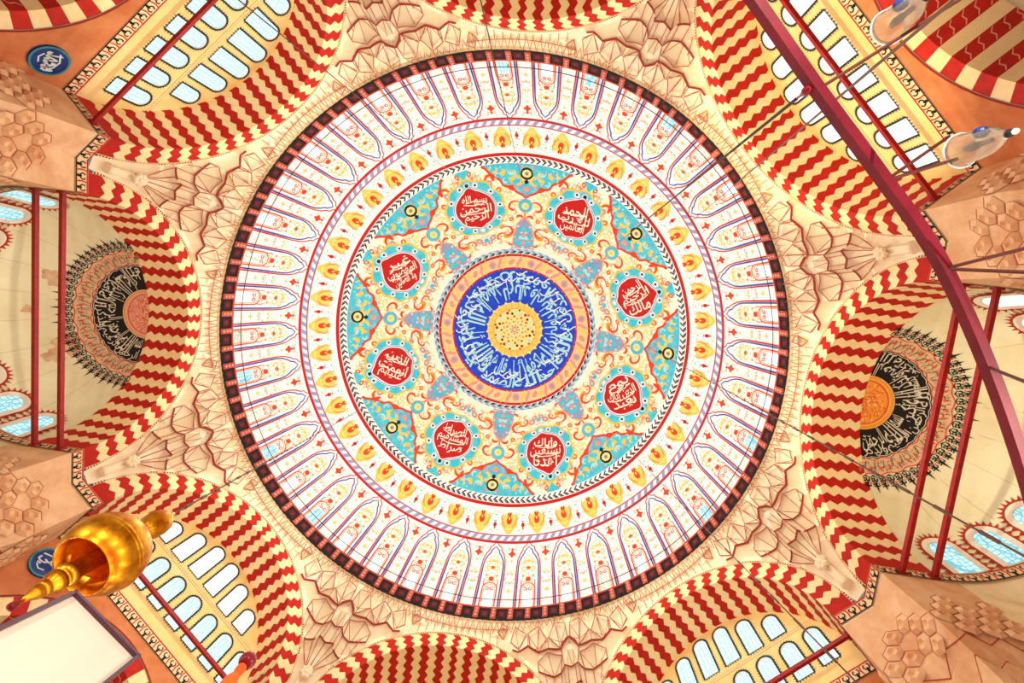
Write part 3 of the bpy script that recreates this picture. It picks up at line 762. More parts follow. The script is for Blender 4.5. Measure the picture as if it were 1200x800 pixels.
        def half(words, tm, h, off, wgt):
            tot = sum(len(w) + .5 for w in words); a = -88
            for w in words:
                arcw = 176 * (len(w) + .5) / tot; mid = a + arcw / 2; a += arcw
                R_ = Q * sin(rad(tm))
                ch = lambda x, y, o, mid=mid: sph(tm - math.degrees(y / Q), mid - math.degrees(x / R_), o)
                write(b, ch, w, 0, 0, rad(arcw) * R_ * .96, h, off, SILV, 0, wgt)
        half(wd, 20.0, 1.0, .045, .004); half(wd[2:] + wd[:2], 25.3, .5, .048, .002)
        for i in range(24):
            a, t = random.uniform(-86, 86), random.uniform(16, 27); b.stroke(P, [(a, t), (a + 2, t + .8), (a + 5, t + .3)], .4, .046, SILV)
        b.stroke(P, [(a, scal(a) - .6) for a in range(-90, 91, 1)], .3, .045, SILV)
        b.build('lettering', bl)
        b = MB()
        b.grid(lambda a, t: sph(t, a, .02), azs, [29, 31, 33, 35, 37], BANDC)
        for t in (29.4, 36.8): b.stroke(P, [(a, t + .5 * sin(rad(a) * 24)) for a in range(-90, 91, 1)], .5, .035, PRED2)
        for i in range(46):
            a = -88 + 4 * i; s = 1 if i % 2 else -1
            b.blob(lambda x, y, o: sph(33 + y, a + x, o), 0, s * .9, 1.1, .035, PRED2 if i % 2 else PGRN, 8, 1, 1.2, .9)
            b.stroke(P, [(a - 1.6, 31 + s), (a, 33), (a + 1.6, 35 + s), (a + 2.2, 33.5)], .45, .04, PGRN if i % 2 else PBLK); b.stroke(P, [(a - 1.5, 35.5), (a, 34), (a + 1, 31)], .4, .04, PRED2)
            for q in range(3): b.stroke(P, [(a + x, y) for x, y in spiral(q * 1.3 - 1.3, 31 + 2 * ((q + i) % 3), .8, q, .8, 8, .25, 1)], .3, .042, (PRED2, PBLK, OLIVE)[q])
        b.build('flower_band', par)
        b = MB()
        for i in range(31):
            a = -90 + 6 * i
            for s in (-1, 1):
                for rr_, q in ((39.4, 1.4), (42.2, 1.1)):
                    pts = [(a + s * (1.6 + x * 1.25), rr_ + y) for x, y in spiral(0, 0, q, 1 if s > 0 else 4, .9 * s, 9)]
                    b.stroke(P, pts, .55, .03, PBLK)
                b.stroke(P, [(a, 37.4), (a + s * 2.6, 38.4), (a + s * 1.2, 40.4), (a, 42.6)], .6, .03, PBLK); b.blob(lambda x, y, o: sph(y, x, o), a + s * 2.2, 41.2, .5, .034, PRED2, 6, 1)
            b.poly(P, [(a - .9, 42.4), (a, 46.6 if i % 2 else 45), (a + .9, 42.4)], .03, PBLK); b.stroke(P, [(a, 37.4), (a, 44)], .45, .03, PBLK)
        b.build('lace_border', par)
        # round-headed windows at its foot
        for az0 in (-75, -56, -37, -18.5, 0, 18.5, 37, 56, 75):
            if k not in (0, 4): continue
            NWIN[0] += 1
            o = empty('window_%d' % NWIN[0], W(k, ad + Q * cos(rad(az0)), Q * sin(rad(az0)), 17.7), kind='structure')
            S = lambda x, y, off: sph(90 - y / Q * 57.2958, az0 + x / (Q * cos(min(1.2, y / Q))) * 57.2958, off)
            hole = window_hole(0, -.12, 1.6, .82)
            hb = window_hole(0, -.12, 1.74, 1.06)
            b = MB(); b.stroke(S, hb[1:] + [hb[0]], .22, .05, REVEAL)
            hb2 = window_hole(0, -.15, 1.86, 1.26); hb2 = hb2[1:] + [hb2[0]]
            b.stroke(S, hb2, .16, .03, LEAF)
            for (x0, y0), (x1, y1) in zip(hb2, hb2[1:]):
                d = math.hypot(x1 - x0, y1 - y0); n = max(1, round(d / .27))
                for i in range(n):
                    f0, f1 = i / n, (i + 1) / n; nx, ny = (y1 - y0) / d, -(x1 - x0) / d
                    xa, ya, xb, yb = x0 + (x1 - x0) * f0, y0 + (y1 - y0) * f0, x0 + (x1 - x0) * f1, y0 + (y1 - y0) * f1
                    b.add([S(xa, ya, .035), S(xb, yb, .035), S((xa + xb) / 2 + nx * .26, (ya + yb) / 2 + ny * .26, .035)], [(0, 1, 2)], LEAF)
            b.build('window_frame', o)
            b = MB(); b.poly(S, hole, .06, PANEW if (k == 0 and az0 < 0) else PANEC); b.build('pane', o)
        if k == 4:        # damp stains on the plaster
            b = MB()
            for th, az, q in ((47, 23, .42), (42, -31, .55), (50, -36, .4), (55, -2, .2)):
                f = lambda a, q=q: q * (1 + .22 * sin(3 * a + q * 9) + .14 * sin(7 * a))
                b.blob(lambda x, y, o, th=th, az=az: sph(th + math.degrees(y / Q), az + math.degrees(x / (Q * sin(rad(th)))), o), 0, 0, f, .012, STAIN, 30, 4)
            b.build('damp_stain', par)
        b = MB()      # faint joints of the plaster
        for a in (-66, -46, -27, -9, 9, 27, 46, 66): b.stroke(P, [(a, t) for t in range(47, 72, 2)], .12, .012, LINE2)
        b.build('plaster_joint', par)

# ------------------------------------------------------------------ muqarnas under the dome, one over each pier
ZT, RT = 24.74, 15.55
def roct(d): return AP / cos(rad(22.5 - abs(d)))
def zarch(d):
    s = AP * math.tan(rad(22.5 - abs(d)))
    return ZC + math.sqrt(max(0, RO * RO - s * s)) if s < RO else 17.6
def pend(phi0, d, z, off=0):
    za = zarch(d); t = min(1, max(0, (z - za) / (ZT - za))); t = .5 * t + .5 * t * t * (3 - 2 * t)
    r = roct(d) * (1 - t) + RT * t - off
    p = rad(phi0 + d) + TH0
    return (r * cos(p), r * sin(p), z)
LA = [(0, 23.23), (1.7, 22.68), (4.2, 22.96), (6.2, 22.92), (8.25, 23.31), (10.15, 23.08), (11.3, 23.2)]
LB = [(0, 21.71), (1.3, 21.81), (2.05, 21.66), (3.47, 21.66), (6.3, 22.08)]
LC = [(0, 20.85), (1.4, 20.92), (2.1, 20.85), (3.5, 20.75)]
H3 = [(.25, 23.28), (1.85, 22.8), (4.05, 23.55), (2.6, 24.27), (.5, 24.08)]
H2 = [(4.5, 23.47), (6.35, 22.97), (7.8, 23.27), (8.15, 23.93), (6.0, 24.23)]
H1 = [(8.55, 23.9), (10.08, 23.22), (11.74, 23.63), (10.9, 24.27)]
C1 = [(6.35, 22.58), (6.3, 22.1), (3.47, 21.67), (2.1, 21.69), (1.72, 22.45), (4.45, 22.88)]
C2 = [(1.28, 21.83), (0, 21.73), (-1.28, 21.83), (-.55, 22.7), (0, 23.1), (.55, 22.7)]
H4 = [(12.3, 24.3), (13.2, 23.75), (14.3, 24.05), (13.6, 24.45)]
def pendentive(k):
    ph = 45 * k + 22.5
    pts = []; edges = []; dep = []
    def V(d, z, o):
        for i, (a, c) in enumerate(pts):
            if abs(a - d) < 1e-4 and abs(c - z) < 1e-4: return i
        pts.append((d, z)); dep.append(o); return len(pts) - 1
    def chain(L, os, closed=False):
        ids = [V(d, z, o) for (d, z), o in zip(L, os)]
        for i in range(len(ids) - (0 if closed else 1)): edges.append((ids[i], ids[(i + 1) % len(ids)]))
    rim = {}
    for s in (1, -1):
        M = lambda L: [(s * d, z) for d, z in L]
        chain(M(LA), [.28] * len(LA)); chain(M(LB), [.2] * len(LB)); chain(M(LC), [.24] * len(LC))
        for H in (H3, H2, H1, H4):
            chain(M(H), [.16, .24, .18, .06, .08], True)
            cx = sum(p[0] for p in H) / len(H); cz = sum(p[1] for p in H) / len(H)
            h = V(s * cx, cz - .1, -.2); rim[h] = {V(s * d, z, 0) for d, z in H}
        chain(M(C1), [.12, .16, .18, .16, .14, .1], True); h = V(s * 3.75, 22.1, -.42); rim[h] = {V(s * d, z, 0) for d, z in C1}; V(s * 2.8, 21.15, -.1); V(s * 4.6, 21.45, -.1)
        V(s * .7, 21.25, -.1); V(s * 3.0, 22.85, -.1); V(s * 5.3, 23.15, -.1); V(s * 8.6, 23.0, -.1); V(s * 7, 22.6, -.15)
        # pleated strip under the balustrade
        d = 1.0
        while d < 22:
            V(s * d, 24.42, .06 if int(d / .55) % 2 else -.16); d += .55
        d = 12.8
        while d < 22.4: V(s * d, (zarch(d) + 24.4) / 2, .02); d += 1.6
        # fluted foot
        for q, z in ((1.2, 20.2), (.8, 19.7), (.55, 19.2), (.4, 18.6)): V(s * q, z, .16)
        for q, z in ((2.0, 20.5), (2.7, 20.55)): V(s * q, z, -.06)
    chain(C2, [.14, .16, .14, .1, .1, .1], True); h = V(0, 22.1, -.36); rim[h] = {V(d, z, 0) for d, z in C2}; V(0, 20.3, .1)
    for z in (19.7, 19.0, 18.3): V(0, z, .2)
    # outline: arch extrados on both sides and the straight top
    ol = []
    N = 46
    for i in range(N + 1):
        d = -22.5 + 22.5 * i / N; ol.append((d, max(17.66, zarch(d))))
    ol = [p for p in ol if p[0] <= -1.0] + [(-.9, 17.66), (.9, 17.66)] + [(-p[0], p[1]) for p in reversed([q for q in ol if q[0] <= -1.0])]
    top = [(22.5 - 1.125 * i, ZT) for i in range(41)]
    ids = [V(d, z, .0) for d, z in ol + top]
    for i in range(len(ids)): edges.append((ids[i], ids[(i + 1) % len(ids)]))
    hubs = [(i, [j for j, q in enumerate(pts) if i != j and j in rim[i]]) for i in rim]
    keep = [i for i, (d, z) in enumerate(pts) if i in set(ids) or (z > max(17.66, zarch(d)) + .02)]
    mp = {j: i for i, j in enumerate(keep)}
    pv = [Vector((pts[j][0] * .28, pts[j][1])) for j in keep]
    ed = [(mp[a], mp[c]) for a, c in edges if a in mp and c in mp]
    vo, eo, fo, ov, oe, of = delaunay_2d_cdt(pv, ed, [], 1, 1e-5)
    b = MB(); vs = []
    for i, v in enumerate(vo):
        o = max([dep[keep[j]] for j in ov[i]], default=.1)
        vs.append(pend(ph, v.x / .28, v.y, o))
    b.add(vs, [tuple(f) for f in fo], MUQ)
    RB = [(pend(ph, *pts[h], dep[h] + .02), pend(ph, *pts[q], dep[q] + .02)) for h, l in hubs if h in mp for q in l if q in mp]
    root = b.build('muqarnas_ceiling'); tag(root, None, None, kind='structure')
    b = MB(); T = lambda x, y, off: pend(ph, x / .28, y, off)
    def line(L, w, o, m, closed=False, s=1):
        L = [(s * d * .28, z) for d, z in L if z > zarch(d) - .03]
        if len(L) < 2: return
        P = []
        for (a, c), (e, f) in zip(L, L[1:] + (L[:1] if closed else [])):
            for q in range(3): P.append((a + (e - a) * q / 3, c + (f - c) * q / 3))
        if not closed: P.append(L[-1])
        b.stroke(T, P, w, o, m, closed)
    for s in (1, -1):
        line(LA, .105, .31, LINE, False, s); line(LB, .085, .26, LINE, False, s); line(LC, .1, .28, LINE, False, s)
        for H in (H3, H2, H1, H4): line(H, .05, .26, LINE2, True, s)
        line(C1, .05, .22, LINE2, True, s)
        for (d0, z0), (d1, z1) in (((1.3, 21.81), (1.4, 20.92)), ((2.05, 21.66), (2.1, 20.85)), ((1.7, 22.68), (1.3, 21.81)), ((2.6, 24.27), (2.6, 24.7)), ((6, 24.23), (6, 24.7)), ((8.25, 23.31), (8.3, 23.93)), ((4.2, 22.96), (4.3, 23.5)),
                                   ((2.6, 24.27), (1.85, 22.8)), ((6, 24.23), (6.35, 22.97)), ((4.05, 23.55), (4.5, 23.47)), ((.25, 23.28), (0, 23.23)), ((3.47, 21.66), (3.5, 20.75)), ((5.3, 22.1), (4.6, 21.2)), ((.7, 21.7), (.7, 20.9)), ((1.4, 20.92), (.5, 19.6)), ((0, 20.85), (0, 19.6)), ((3.4, 20.75), (.8, 19.55)), ((2.1, 20.85), (.65, 19.55)),
                                   ((.45, 19.3), (.35, 18.3)), ((.15, 19.3), (.12, 18.3))):
            line([(d0, z0), (d1, z1)], .035, .27, LINE2, False, s)
        zz = []; d = 0.6; j = 0
        while d < 22.5:
            lo = 24.3 if d < 9 else max(24.12, zarch(d) + .1)
            zz.append((d, 24.72 if j % 2 else lo)); d += .62; j += 1
        line(zz, .035, .14, LINE2, False, s)
        line([(d, 24.28) for d in (12, 14, 16, 18, 20, 22.5)], .035, .14, LINE2, False, s)
        for d in (14.5, 16, 17.5, 19, 20.5, 22): line([(d, zarch(d) + .05), (d, 24.28)], .03, .14, LINE2, False, s)
    for p, q in RB: b.tube(p, q, .012, LINE2, 4, caps=False)
    b.build('painted_rib', root)
    b = MB(); c = Vector(pend(ph, 0, 19.3, .42))
    for i in range(7):       # carved flower on the corbel
        a = 2 * pi * i / 7; b.lathe(c + Vector((.2 * cos(a) * sin(rad(ph) + TH0), -.2 * cos(a) * cos(rad(ph) + TH0), .24 * sin(a))), [(0, -.11), (.09, -.07), (.12, 0), (.09, .07), (0, .11)], MUQ, 8)
    b.lathe(c, [(0, -.16), (.13, -.1), (.17, 0), (.13, .1), (0, .16)], MUQ, 10)
    for s in (-.35, 0, .35): b.tube(pend(ph, s, 19.1, .27), pend(ph, s * .9, 18.2, .25), .07, MUQ, 8)
    b.lathe(pend(ph, 0, 18.15, .28), [(0, -.1), (.2, -.05), (.24, .02), (.2, .09), (0, .12)], MUQ, 12)
    b.build('carved_corbel', root)
for k in range(8): pendentive(k)

# ------------------------------------------------------------------ the piers
for k in range(8):
    ph = 45 * k + 22.5; k2 = (k + 1) % 8
    ad1, ad2 = AD[k % 2], AD[k2 % 2]
    plan = [W(k, ad1 + .6, 5.28, 0), W(k, AP, 5.28, 0), W(k, AP, 6.607, 0), W(k2, AP, -5.28, 0), W(k2, ad2 + .6, -5.28, 0)]
    cen = Vector((19.6 * cos(rad(ph) + TH0), 19.6 * sin(rad(ph) + TH0), 0))
    plan = [Vector(p) for p in plan]
    # split faces into cells
    fine = []
    for a, c in zip(plan, plan[1:]):
        n = max(2, 2 * round((c - a).length / .9))
        fine += [a + (c - a) * i / n for i in range(n)]
    fine.append(plan[-1]); n = len(fine)
    def off(p, d): v = (cen - p); v.z = 0; return p + v.normalized() * d
    tiers = [(17.15, 0, 0), (15.6, 0, 0), (14.5, 0, 0), (14.2, .03, .16), (13.9, .2, .0), (13.55, .34, .18), (13.2, .42, .0), (12.8, .66, .2), (12.5, .72, .0), (12.1, 1.0, .1), (11.8, 1.02, 0), (-1.6, 1.05, 0)]
    rows = []
    for j, (z, d, amp) in enumerate(tiers):
        row = []
        for i, p in enumerate(fine):
            q = off(p, d + (amp if (i + j // 2) % 2 else 0)); dzz = (-.22 if (i + j // 2) % 2 else .0) if amp else 0
            row.append((q.x, q.y, z + dzz))
        rows.append(row)
    b = MB()
    for j in range(len(rows) - 1):
        for i in range(n - 1):
            a, c, e, f = rows[j][i], rows[j][i + 1], rows[j + 1][i + 1], rows[j + 1][i]
            m = STONE2
            if tiers[j][2] or tiers[j + 1][2]:
                if (i + j) % 2: b.add([a, c, e, f], [(0, 1, 2), (0, 2, 3)], m)
                else: b.add([a, c, e, f], [(0, 1, 3), (1, 2, 3)], m)
            else: b.quad(a, c, e, f, m)
    root = b.build('pier_column'); tag(root, None, None, kind='structure')
    b = MB()
    for j in (3, 5, 7):
        for i in range(n - 1):
            b.tube(rows[j][i], rows[j][i + 1], .022, LINE2, 5)
    b.build('painted_rib', root)
    b = MB()                     # carved honeycomb niches on the four faces
    for f, (a, c) in enumerate(zip(plan, plan[1:])):
        L = (c - a).length; d = (c - a) / L; nrm = Vector((d.y, -d.x, 0))
        if nrm.dot(cen - a) > 0: nrm = -nrm
        ch = lambda x, y, o: a + d * x + nrm * o + Vector((0, 0, y))
        ncol = max(1, int(L / .62)); w = L / ncol
        for row, z in enumerate((15.75, 15.3, 14.85, 14.4)):
            for q in range(ncol + (row % 2)):
                x = w * (q + .5 - .5 * (row % 2))
                if row == 0 and (q + f) % 2: continue
                if x < .3 or x > L - .3: continue
                hx = [(x - w * .46, z - .12), (x - w * .46, z + .12), (x, z + .3), (x + w * .46, z + .12), (x + w * .46, z - .12), (x, z - .3)]
                vs = [ch(px, pz, .02) for px, pz in hx] + [ch(px * .5 + x * .5, pz * .5 + (z - .06) * .5, .13) for px, pz in hx] + [ch(x, z + .05, .02)]
                fs = [(i_, (i_ + 1) % 6, 6 + (i_ + 1) % 6, 6 + i_) for i_ in range(6)] + [(6 + i_, 6 + (i_ + 1) % 6, 12) for i_ in range(6)]
                b.add(vs, fs, STONE2)
                b.stroke(ch, hx[1:5], .03, .03, LINE2)
    b.build('muqarnas_niche', root)

# ------------------------------------------------------------------ blue calligraphy roundels on the gallery walls
def roundel(k, s, z, label):
    c = W(k, 18.1, s, z); ch = lambda x, y, o: W(k, 18.1 - o, s + x, z + y)
    root = empty('calligraphy_roundel', c, label, 'roundel', None)
    b = MB(); R = .62
    P = [ch(R * cos(2 * pi * i / 40), R * sin(2 * pi * i / 40), 0) for i in range(40)] + [ch(R * cos(2 * pi * i / 40), R * sin(2 * pi * i / 40), .07) for i in range(40)]
    b.add(P, [(i, (i + 1) % 40, 40 + (i + 1) % 40, 40 + i) for i in range(40)] + [tuple(range(40, 80))], DISC)
    dsc = b.build('disc', root)
    b = MB(); b.ring(ch, 0, 0, .58, .07, .08, TEAL, 40); b.build('teal_rim', dsc)
    b = MB(); sgn = -1 if False else 1
    T = lambda x, y, o: ch(-x, y, o)
    write(b, T, '\u0645\u062D\u0645\u062F' if k == 5 else '\u0639\u0644\u064A', 0, .05, .84, .55, .085, ROUNDW, .2, .03)
    b.stroke(T, [(-.42, .1), (-.1, .26), (.2, .2), (.44, .02)], .06, .086, ROUNDW); b.stroke(T, [(-.2, -.3), (0, -.38), (.2, -.28)], .05, .086, ROUNDW)
    b.build('lettering', dsc)
roundel(5, -4.4, 16.13, 'round blue calligraphy disc at upper left, between gallery arch and pier, fully in view')
roundel(3, 4.5, 16.25, 'round blue calligraphy disc half hidden behind the gilded globe')

# ------------------------------------------------------------------ iron tie rods across the arches
def rod(k, a, label, w=.15, grp=None):
    p, q = Vector(W(k, a, -5.3, 17.3)), Vector(W(k, a, 5.3, 17.3))
    root = empty('tie_rod', p, label, 'tie rod')
    b = MB(); b.box(p, q, w, w * 1.1, IRON); b.build('bar', root)
    for e, d in ((p, q), (q, p)):
        v = (d - e).normalized(); b = MB(); b.box(e, e + v * .12, w * 1.8, w * 1.8, IRON); b.build('wall_plate', root)
rod(4, 17.8, 'dark red iron tie rod of the left apse, the one farther from the arch stripes')
rod(4, 16.63, 'dark red iron tie rod of the left apse, the one nearer the arch stripes')
rod(0, 17.93, 'red iron tie rod of the right apse, the one farther from the arch stripes')
rod(0, 16.8, 'red iron tie rod of the right apse, crossing nearest the black calligraphy')
rod(5, 16.53, 'dark red iron tie rod in front of the windows at upper left', .13)
rod(7, 16.53, 'red iron tie rod in front of the windows behind the maroon chandelier beam', .13)
rod(3, 16.38, 'dark red iron tie rod in front of the windows beside the gilded globe', .13)
rod(1, 16.55, 'dark red iron tie rod in front of the windows at lower right', .13)

# ------------------------------------------------------------------ chandelier frame at upper right
CH = empty('chandelier_frame', at(1098, 300, 2.55), 'long curved maroon ring beam of a hanging chandelier with thin iron arms', 'chandelier')
BP = [(740, -200), (805, -110), (884, 0), (958, 105), (1028, 200), (1098, 300), (1158, 430), (1203, 560), (1226, 650), (1236, 700)]
BP = [at(u, v, 2.55) for u, v in BP]
def spline(P, n):
    out = []
    for i in range(1, len(P) - 2):
        for q in range(n):
            t = q / n; a, b_, c, d = P[i - 1], P[i], P[i + 1], P[i + 2]
            out.append(.5 * ((2 * b_) + (c - a) * t + (2 * a - 5 * b_ + 4 * c - d) * t * t + (3 * b_ - a - 3 * c + d) * t ** 3))
    out.append(P[-2]); return out
BS = spline(BP, 8); b = MB(); hw = .026
def bx(i, q):
    d = (BS[min(i + 1, len(BS) - 1)] - BS[max(i - 1, 0)]).normalized(); x = d.cross(Vector((0, 0, 1))).normalized(); z = x.cross(d)
    a = pi / 4 + q * pi / 2 + .2; return BS[i] + (x * cos(a) + z * sin(a)) * hw * 1.414
b.grid(bx, range(len(BS)), range(5), BEAM)
b.add([bx(0, q) for q in range(4)] + [bx(len(BS) - 1, q) for q in range(4)], [(0, 1, 2, 3), (7, 6, 5, 4)], BEAM)
b.build('ring_beam', CH)
def onbeam(u, v):
    r = ray(u, v); return min(BS, key=lambda p: (p - CAM).cross(r).length)
kb = onbeam(952, 103) + Vector((-.045, 0, .01))
b = MB(); b.lathe(kb, [(0, -.03), (.016, -.025), (.023, -.005), (.023, .01), (.013, .035), (.008, .06), (.005, .1)], BALL, 16); b.build('hanging_knob', CH, smooth=True)
for (u0, v0), (u1, v1), z1 in (((972, 96), (1130, -4), 2.55), ((1072, 192), (1112, 160), 2.7), ((1058, 199), (1122, 186), 2.62), ((1112, 318), (1205, 290), 2.36), ((1112, 318), (1205, 319), 2.3), ((1168, 437), (1206, 449), 2.22)):
    a = onbeam(u0, v0); c = at(u1, v1, z1); b = MB(); b.tube(a, c, .0085, RUST, 8); b.build('arm', CH)
# glass lamps: flared cups, mouth up
def glass_mat():
    m = bpy.data.materials.new('clear_glass'); m.use_nodes = True; b = m.node_tree.nodes['Principled BSDF']
    b.inputs['Transmission Weight'].default_value = .93; b.inputs['Roughness'].default_value = .1; b.inputs['IOR'].default_value = 1.5
    b.inputs['Base Color'].default_value = (.95, .95, .84, 1); return m
GLASS = glass_mat()
def lamp(u, v, zc, label, tilt):
    c = at(u, v, zc); root = empty('glass_lamp', c - Vector((0, 0, .17)), label, 'lamp')
    ax = Vector((tilt[0], tilt[1], 1))
    prof = [(.0, -.145), (.018, -.14), (.024, -.11), (.046, -.075), (.064, -.03), (.07, .02), (.072, .06), (.078, .09), (.085, .112)]
    inner = [(r - .004 if r > .01 else 0, h + .004) for r, h in reversed(prof)]
    b = MB(); b.lathe(c, prof + [(.081, .116)] + inner[1:], GLASS, 32, ax); gc = b.build('glass_cup', root, smooth=True)
    b = MB(); b.lathe(c, [(.084, .104), (.088, .11), (.084, .118), (.079, .112), (.084, .104)], WHITE, 32, ax); b.build('rim', gc, smooth=True)
    b = MB(); b.lathe(c, [(0, -.155), (.016, -.152), (.02, -.14), (.017, -.128), (.006, -.125), (0, -.125)], PBLK, 14, ax); ec = b.build('end_cap', root, smooth=True)
    b = MB(); b.lathe(c, [(0, -.18), (.01, -.176), (.014, -.166), (.01, -.156), (0, -.154)], WHITE, 12, ax); b.build('tip_bead', ec, smooth=True)
    b = MB(); b.lathe(c, [(0, -.06), (.012, -.055), (.014, 0), (.02, .03), (.02, .06), (.012, .085), (0, .09)], PGRY, 12, ax); b.tube(c + Vector((0, 0, .05)), c + Vector((.012, 0, .1)), .008, RUST, 6); b.build('bulb', root, smooth=True)
    b = MB(); e = c + ray(u, v).cross(ax).normalized() * .05; e2 = Vector((e.x, e.y, e.z - .015))
    b.lathe(e2, [(.022, -.02), (.03, -.012), (.033, 0), (.03, .012), (.022, .02), (.018, 0), (.022, -.02)], DISC, 16, ax.cross(Vector((1, 0, .2)))); b.build('hook_ring', root)
    return root
lamp(1150, 168, 2.5, 'clear glass lamp cup with black and white tip, wholly inside the picture', (0, 0))
lamp(1060, 17, 2.55, 'clear glass lamp cup beside the red gallery arch, cut off by the top edge', (0, 0))

# ------------------------------------------------------------------ suspension cables
def dome_hit(u, v):
    r = ray(u, v); t = 26.0
    while t < 60:
        P = CAM + r * t; rr = math.hypot(P.x, P.y)
        if rr >= RR and P.z > HR or P.z >= dz(min(rr, RR)) - .02: return P
        t += .02
def cable(q0, q1, z1, r0, m, label, beads=0, start=None):
    a = start or dome_hit(*q0); c = at(*q1, z1) if not isinstance(q1, Vector) else q1
    if not isinstance(q1, Vector): c = a + (c - a) * ((a.z + 1.6) / (a.z - c.z))
    b = MB(); n = 24
    P = [a.lerp(c, i / n) for i in range(n + 1)]
    b.path(P, r0, m, 6)
    if beads:
        for i in range(beads):
            f = (i / beads); f = 1 - (1 - f) ** 1.0
            p = a.lerp(c, f); q = a.lerp(c, f + .35 / beads); b.tube(p, q, r0 * 1.8, m, 6)
    o = b.build('suspension_cable', origin=c); tag(o, label, 'cable'); return o
cable((690, 312), kb + Vector((0, 0, .1)), 0, .009, CABLE, 'black suspension cable rising from the maroon chandelier beam to the dome')
cable((757, 405), (1230, 668), 4.2, .012, CHAIN, 'thin dark cable crossing the right apse down to the lower right', 60)
cable((612, 215), (560, -14), 8, .012, CABLE, 'thin cable running from the dome over the top arch stripes')
cable((575, 240), (255, -20), 6, .010, CHAIN, 'thin brown cable crossing the upper left arch stripes')
cable((730, 520), (975, 770), 5, .010, CHAIN, 'thin brown cable crossing the lower right arch stripes', 50)
cable((800, 268), (985, 112), 3.2, .008, CHAIN, 'thin brown cable alongside the black one near the chandelier beam')

# ------------------------------------------------------------------ gilded globe pendant at lower left
B = at(123, 648, 3.3)
GG = empty('globe_pendant', B + Vector((0, 0, -.6)), 'gilded globe pendant with turned finial and red bead', 'pendant')
def turned(prof, m, name, sm=True, n=48):
    b = MB(); b.lathe(B, prof, m, n); return b.build(name, GG, smooth=sm)
body = [(.0, .265)] + [(.322 * sin(rad(t)), .285 * cos(rad(t))) for t in range(12, 133, 6)] + [(.236, -.2), (.228, -.192), (.225, -.12), (.2, -.04), (.12, .0), (0, .01)]
GL = turned(body, GOLD, 'globe')
turned([(.03, .22), (.05, .27), (.05, .31), (.085, .36), (.112, .43), (.115, .5), (.1, .57), (.06, .62), (.028, .65), (.02, .69), (0, .7)], GOLD, 'neck_knob')
turned([(.07, .0), (.07, -.26), (.085, -.27), (.09, -.3), (.075, -.33), (.06, -.335), (.085, -.36), (.082, -.4), (.055, -.43), (.05, -.445), (.058, -.455), (.05, -.47), (.045, -.475), (.052, -.49), (.044, -.52), (.02, -.575), (.01, -.6), (0, -.6)], GOLD, 'finial')
turned([(0, -.6), (.012, -.603), (.012, -.615), (.018, -.62), (.03, -.65), (.026, -.67), (0, -.68)], BALL, 'red_bead')
b = MB(); b.lathe(B, [(.32, -.022), (.326, -.01), (.326, .01), (.32, .022)], GOLD, 48); b.build('raised_band', GL, smooth=True)
cable((440, 470), B + Vector((0, 0, .69)), 0, .009, CHAIN, 'dark chain holding up the gilded globe', 90)

# ------------------------------------------------------------------ ivory board at the lower left corner
q1, q2 = at(85, 696, 2.0), at(159, 771, 2.0)
e2 = (q2 - q1); r0 = ray(0, 737)
t0 = (q1 - CAM).dot(e2) / r0.dot(e2); q0 = CAM + r0 * t0
e1 = (q0 - q1).normalized() * .95; nb = e1.cross(e2).normalized()
if nb.dot(CAM - q1) < 0: nb = -nb
BD = empty('notice_board', q1 + e1, 'blank ivory board with dark plum frame filling the lower left corner', 'board')
b = MB(); up = -nb * .025
c4 = [q1, q2, q2 + e1, q1 + e1]
b.add([p for p in c4] + [p + up for p in c4], [(0, 1, 2, 3), (4, 5, 6, 7), (0, 4, 5, 1), (1, 5, 6, 2), (2, 6, 7, 3), (3, 7, 4, 0)], BOARD); b.build('board', BD)
b = MB()
for a, c in zip(c4, c4[1:] + c4[:1]):
    v = (c - a).normalized() * .008; b.box(a - v + nb * .006, c + v + nb * .006, .017, .03, FRAME, up=nb)
b.build('frame', BD)
b = MB(); fo = q1 + e1 * .97 + e2 * .5; b.tube(fo + up, Vector((fo.x, fo.y, -1.6)), .018, FRAME, 12); b.lathe(Vector((fo.x, fo.y, -1.6)), [(0, .03), (.17, .03), (.19, .0), (0, 0)], FRAME, 24); b.build('stand', BD)

# ------------------------------------------------------------------ turned wooden post top at the bottom edge
T0 = at(290, 774, 1.0); foot = Vector((T0.x, T0.y, -1.6))
PO = empty('wooden_post', foot, 'turned orange wooden post with a glossy dark red ball', 'post')
b = MB(); b.lathe(T0, [(0, .02)] + [(.02 * sin(rad(t)), .02 * cos(rad(t))) for t in range(15, 160, 12)], BALL, 28); b.build('ball_finial', PO, smooth=True)
b = MB(); b.lathe(T0, [(.0085, -.016), (.011, -.02), (.0115, -.03), (.0095, -.04), (.0095, -.044), (.013, -.05), (.016, -.062), (.017, -.085), (.014, -.11), (.016, -.14), (.019, -.16), (.019, -2.5), (.035, -2.53), (.12, -2.58), (.13, -2.6), (0, -2.6)], WOODO, 28); b.build('post', PO, smooth=True)

# ------------------------------------------------------------------ floor
b = MB(); b.add([(32 * cos(2 * pi * i / 64), 32 * sin(2 * pi * i / 64), -1.6) for i in range(64)], [tuple(range(64))], CARPET)
tag(b.build('floor'), None, None, kind='structure')

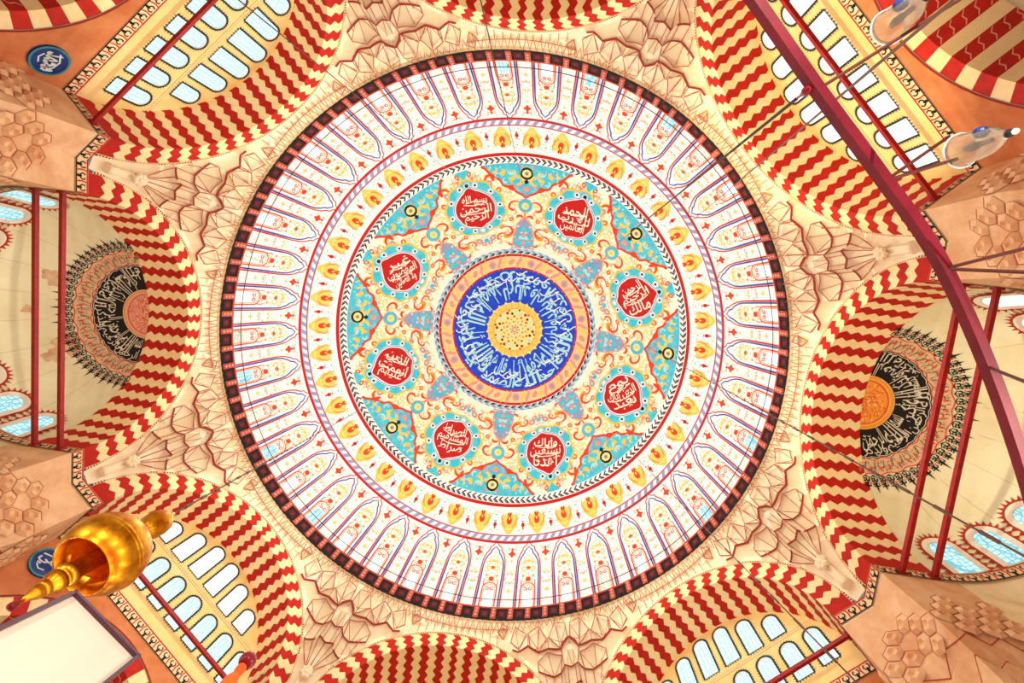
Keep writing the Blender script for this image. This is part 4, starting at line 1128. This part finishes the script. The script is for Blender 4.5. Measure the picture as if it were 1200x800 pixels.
# ------------------------------------------------------------------ light
def light(kind, loc, power, color, size=0.0, **kw):
    l = bpy.data.lights.new('hall_light', kind); l.energy = power; l.color = color
    if kind in ('POINT', 'SPOT'): l.shadow_soft_size = size
    for a, v in kw.items(): setattr(l, a, v)
    o = bpy.data.objects.new('hall_light', l); COL.objects.link(o); o.location = (loc[0], loc[1], loc[2] + EYE); return o
for i in range(10):          # ring of chandelier lamps low over the floor
    a = 2 * pi * (i + .5) / 10
    light('POINT', (7.5 * cos(a), 7.5 * sin(a), .8), 740, (1, .97, .86) if cos(a) < .2 else (1, .84, .74), 0.0)
for i in range(6):           # unseen fill lights added in mid-air to brighten the dome
    a = 2 * pi * (i + .25) / 6
    light('POINT', (6.5 * cos(a), 6.5 * sin(a), 26.5), 960, (1, 1, .98), 0.0)
def spot(loc, aim, power, color, deg):
    o = light('SPOT', loc, power, color, .3, spot_size=rad(deg), spot_blend=.5)
    d = Vector(aim) - Vector(loc); o.rotation_euler = d.to_track_quat('-Z', 'Y').to_euler()
for k, pw, c in ((0, 13000, (1, .88, .66)), (1, 9500, (1, .93, .78)), (2, 6000, (1, .84, .7)), (3, 11000, (1, .95, .8)), (4, 6500, (1, .86, .74)), (5, 11000, (1, .95, .8)), (6, 8000, (1, .9, .76)), (7, 20000, (1, .82, .5))):
    spot(W((k + 4) % 8, 11, 0, 3), W(k, 18.2, 0, 21.2), pw * 1.9, c, 21)      # added unseen spots, each brightening the arch soffit across the hall
w = bpy.data.worlds.new('world'); scn.world = w; w.use_nodes = True
w.node_tree.nodes['Background'].inputs[0].default_value = (1, .95, .86, 1)
w.node_tree.nodes['Background'].inputs[1].default_value = .25

# ------------------------------------------------------------------ camera
cd = bpy.data.cameras.new('camera'); cd.sensor_width = 36; cd.lens = 36 * F / 1200; cd.clip_end = 200; cd.clip_start = .05
co = bpy.data.objects.new('camera', cd); COL.objects.link(co)
M = ROTT.to_4x4() @ Matrix.Diagonal((1, -1, -1, 1))
co.matrix_world = Matrix.Translation((CAM.x, CAM.y, EYE)) @ M
scn.camera = co
for o in scn.objects:
    if '_o' in o: del o['_o']
vs = scn.view_settings
vs.view_transform = 'Standard'; vs.look = 'None'; vs.exposure = 0.0; vs.gamma = 1; vs.use_curve_mapping = False
scn.cycles.max_bounces = 8; scn.cycles.diffuse_bounces = 4
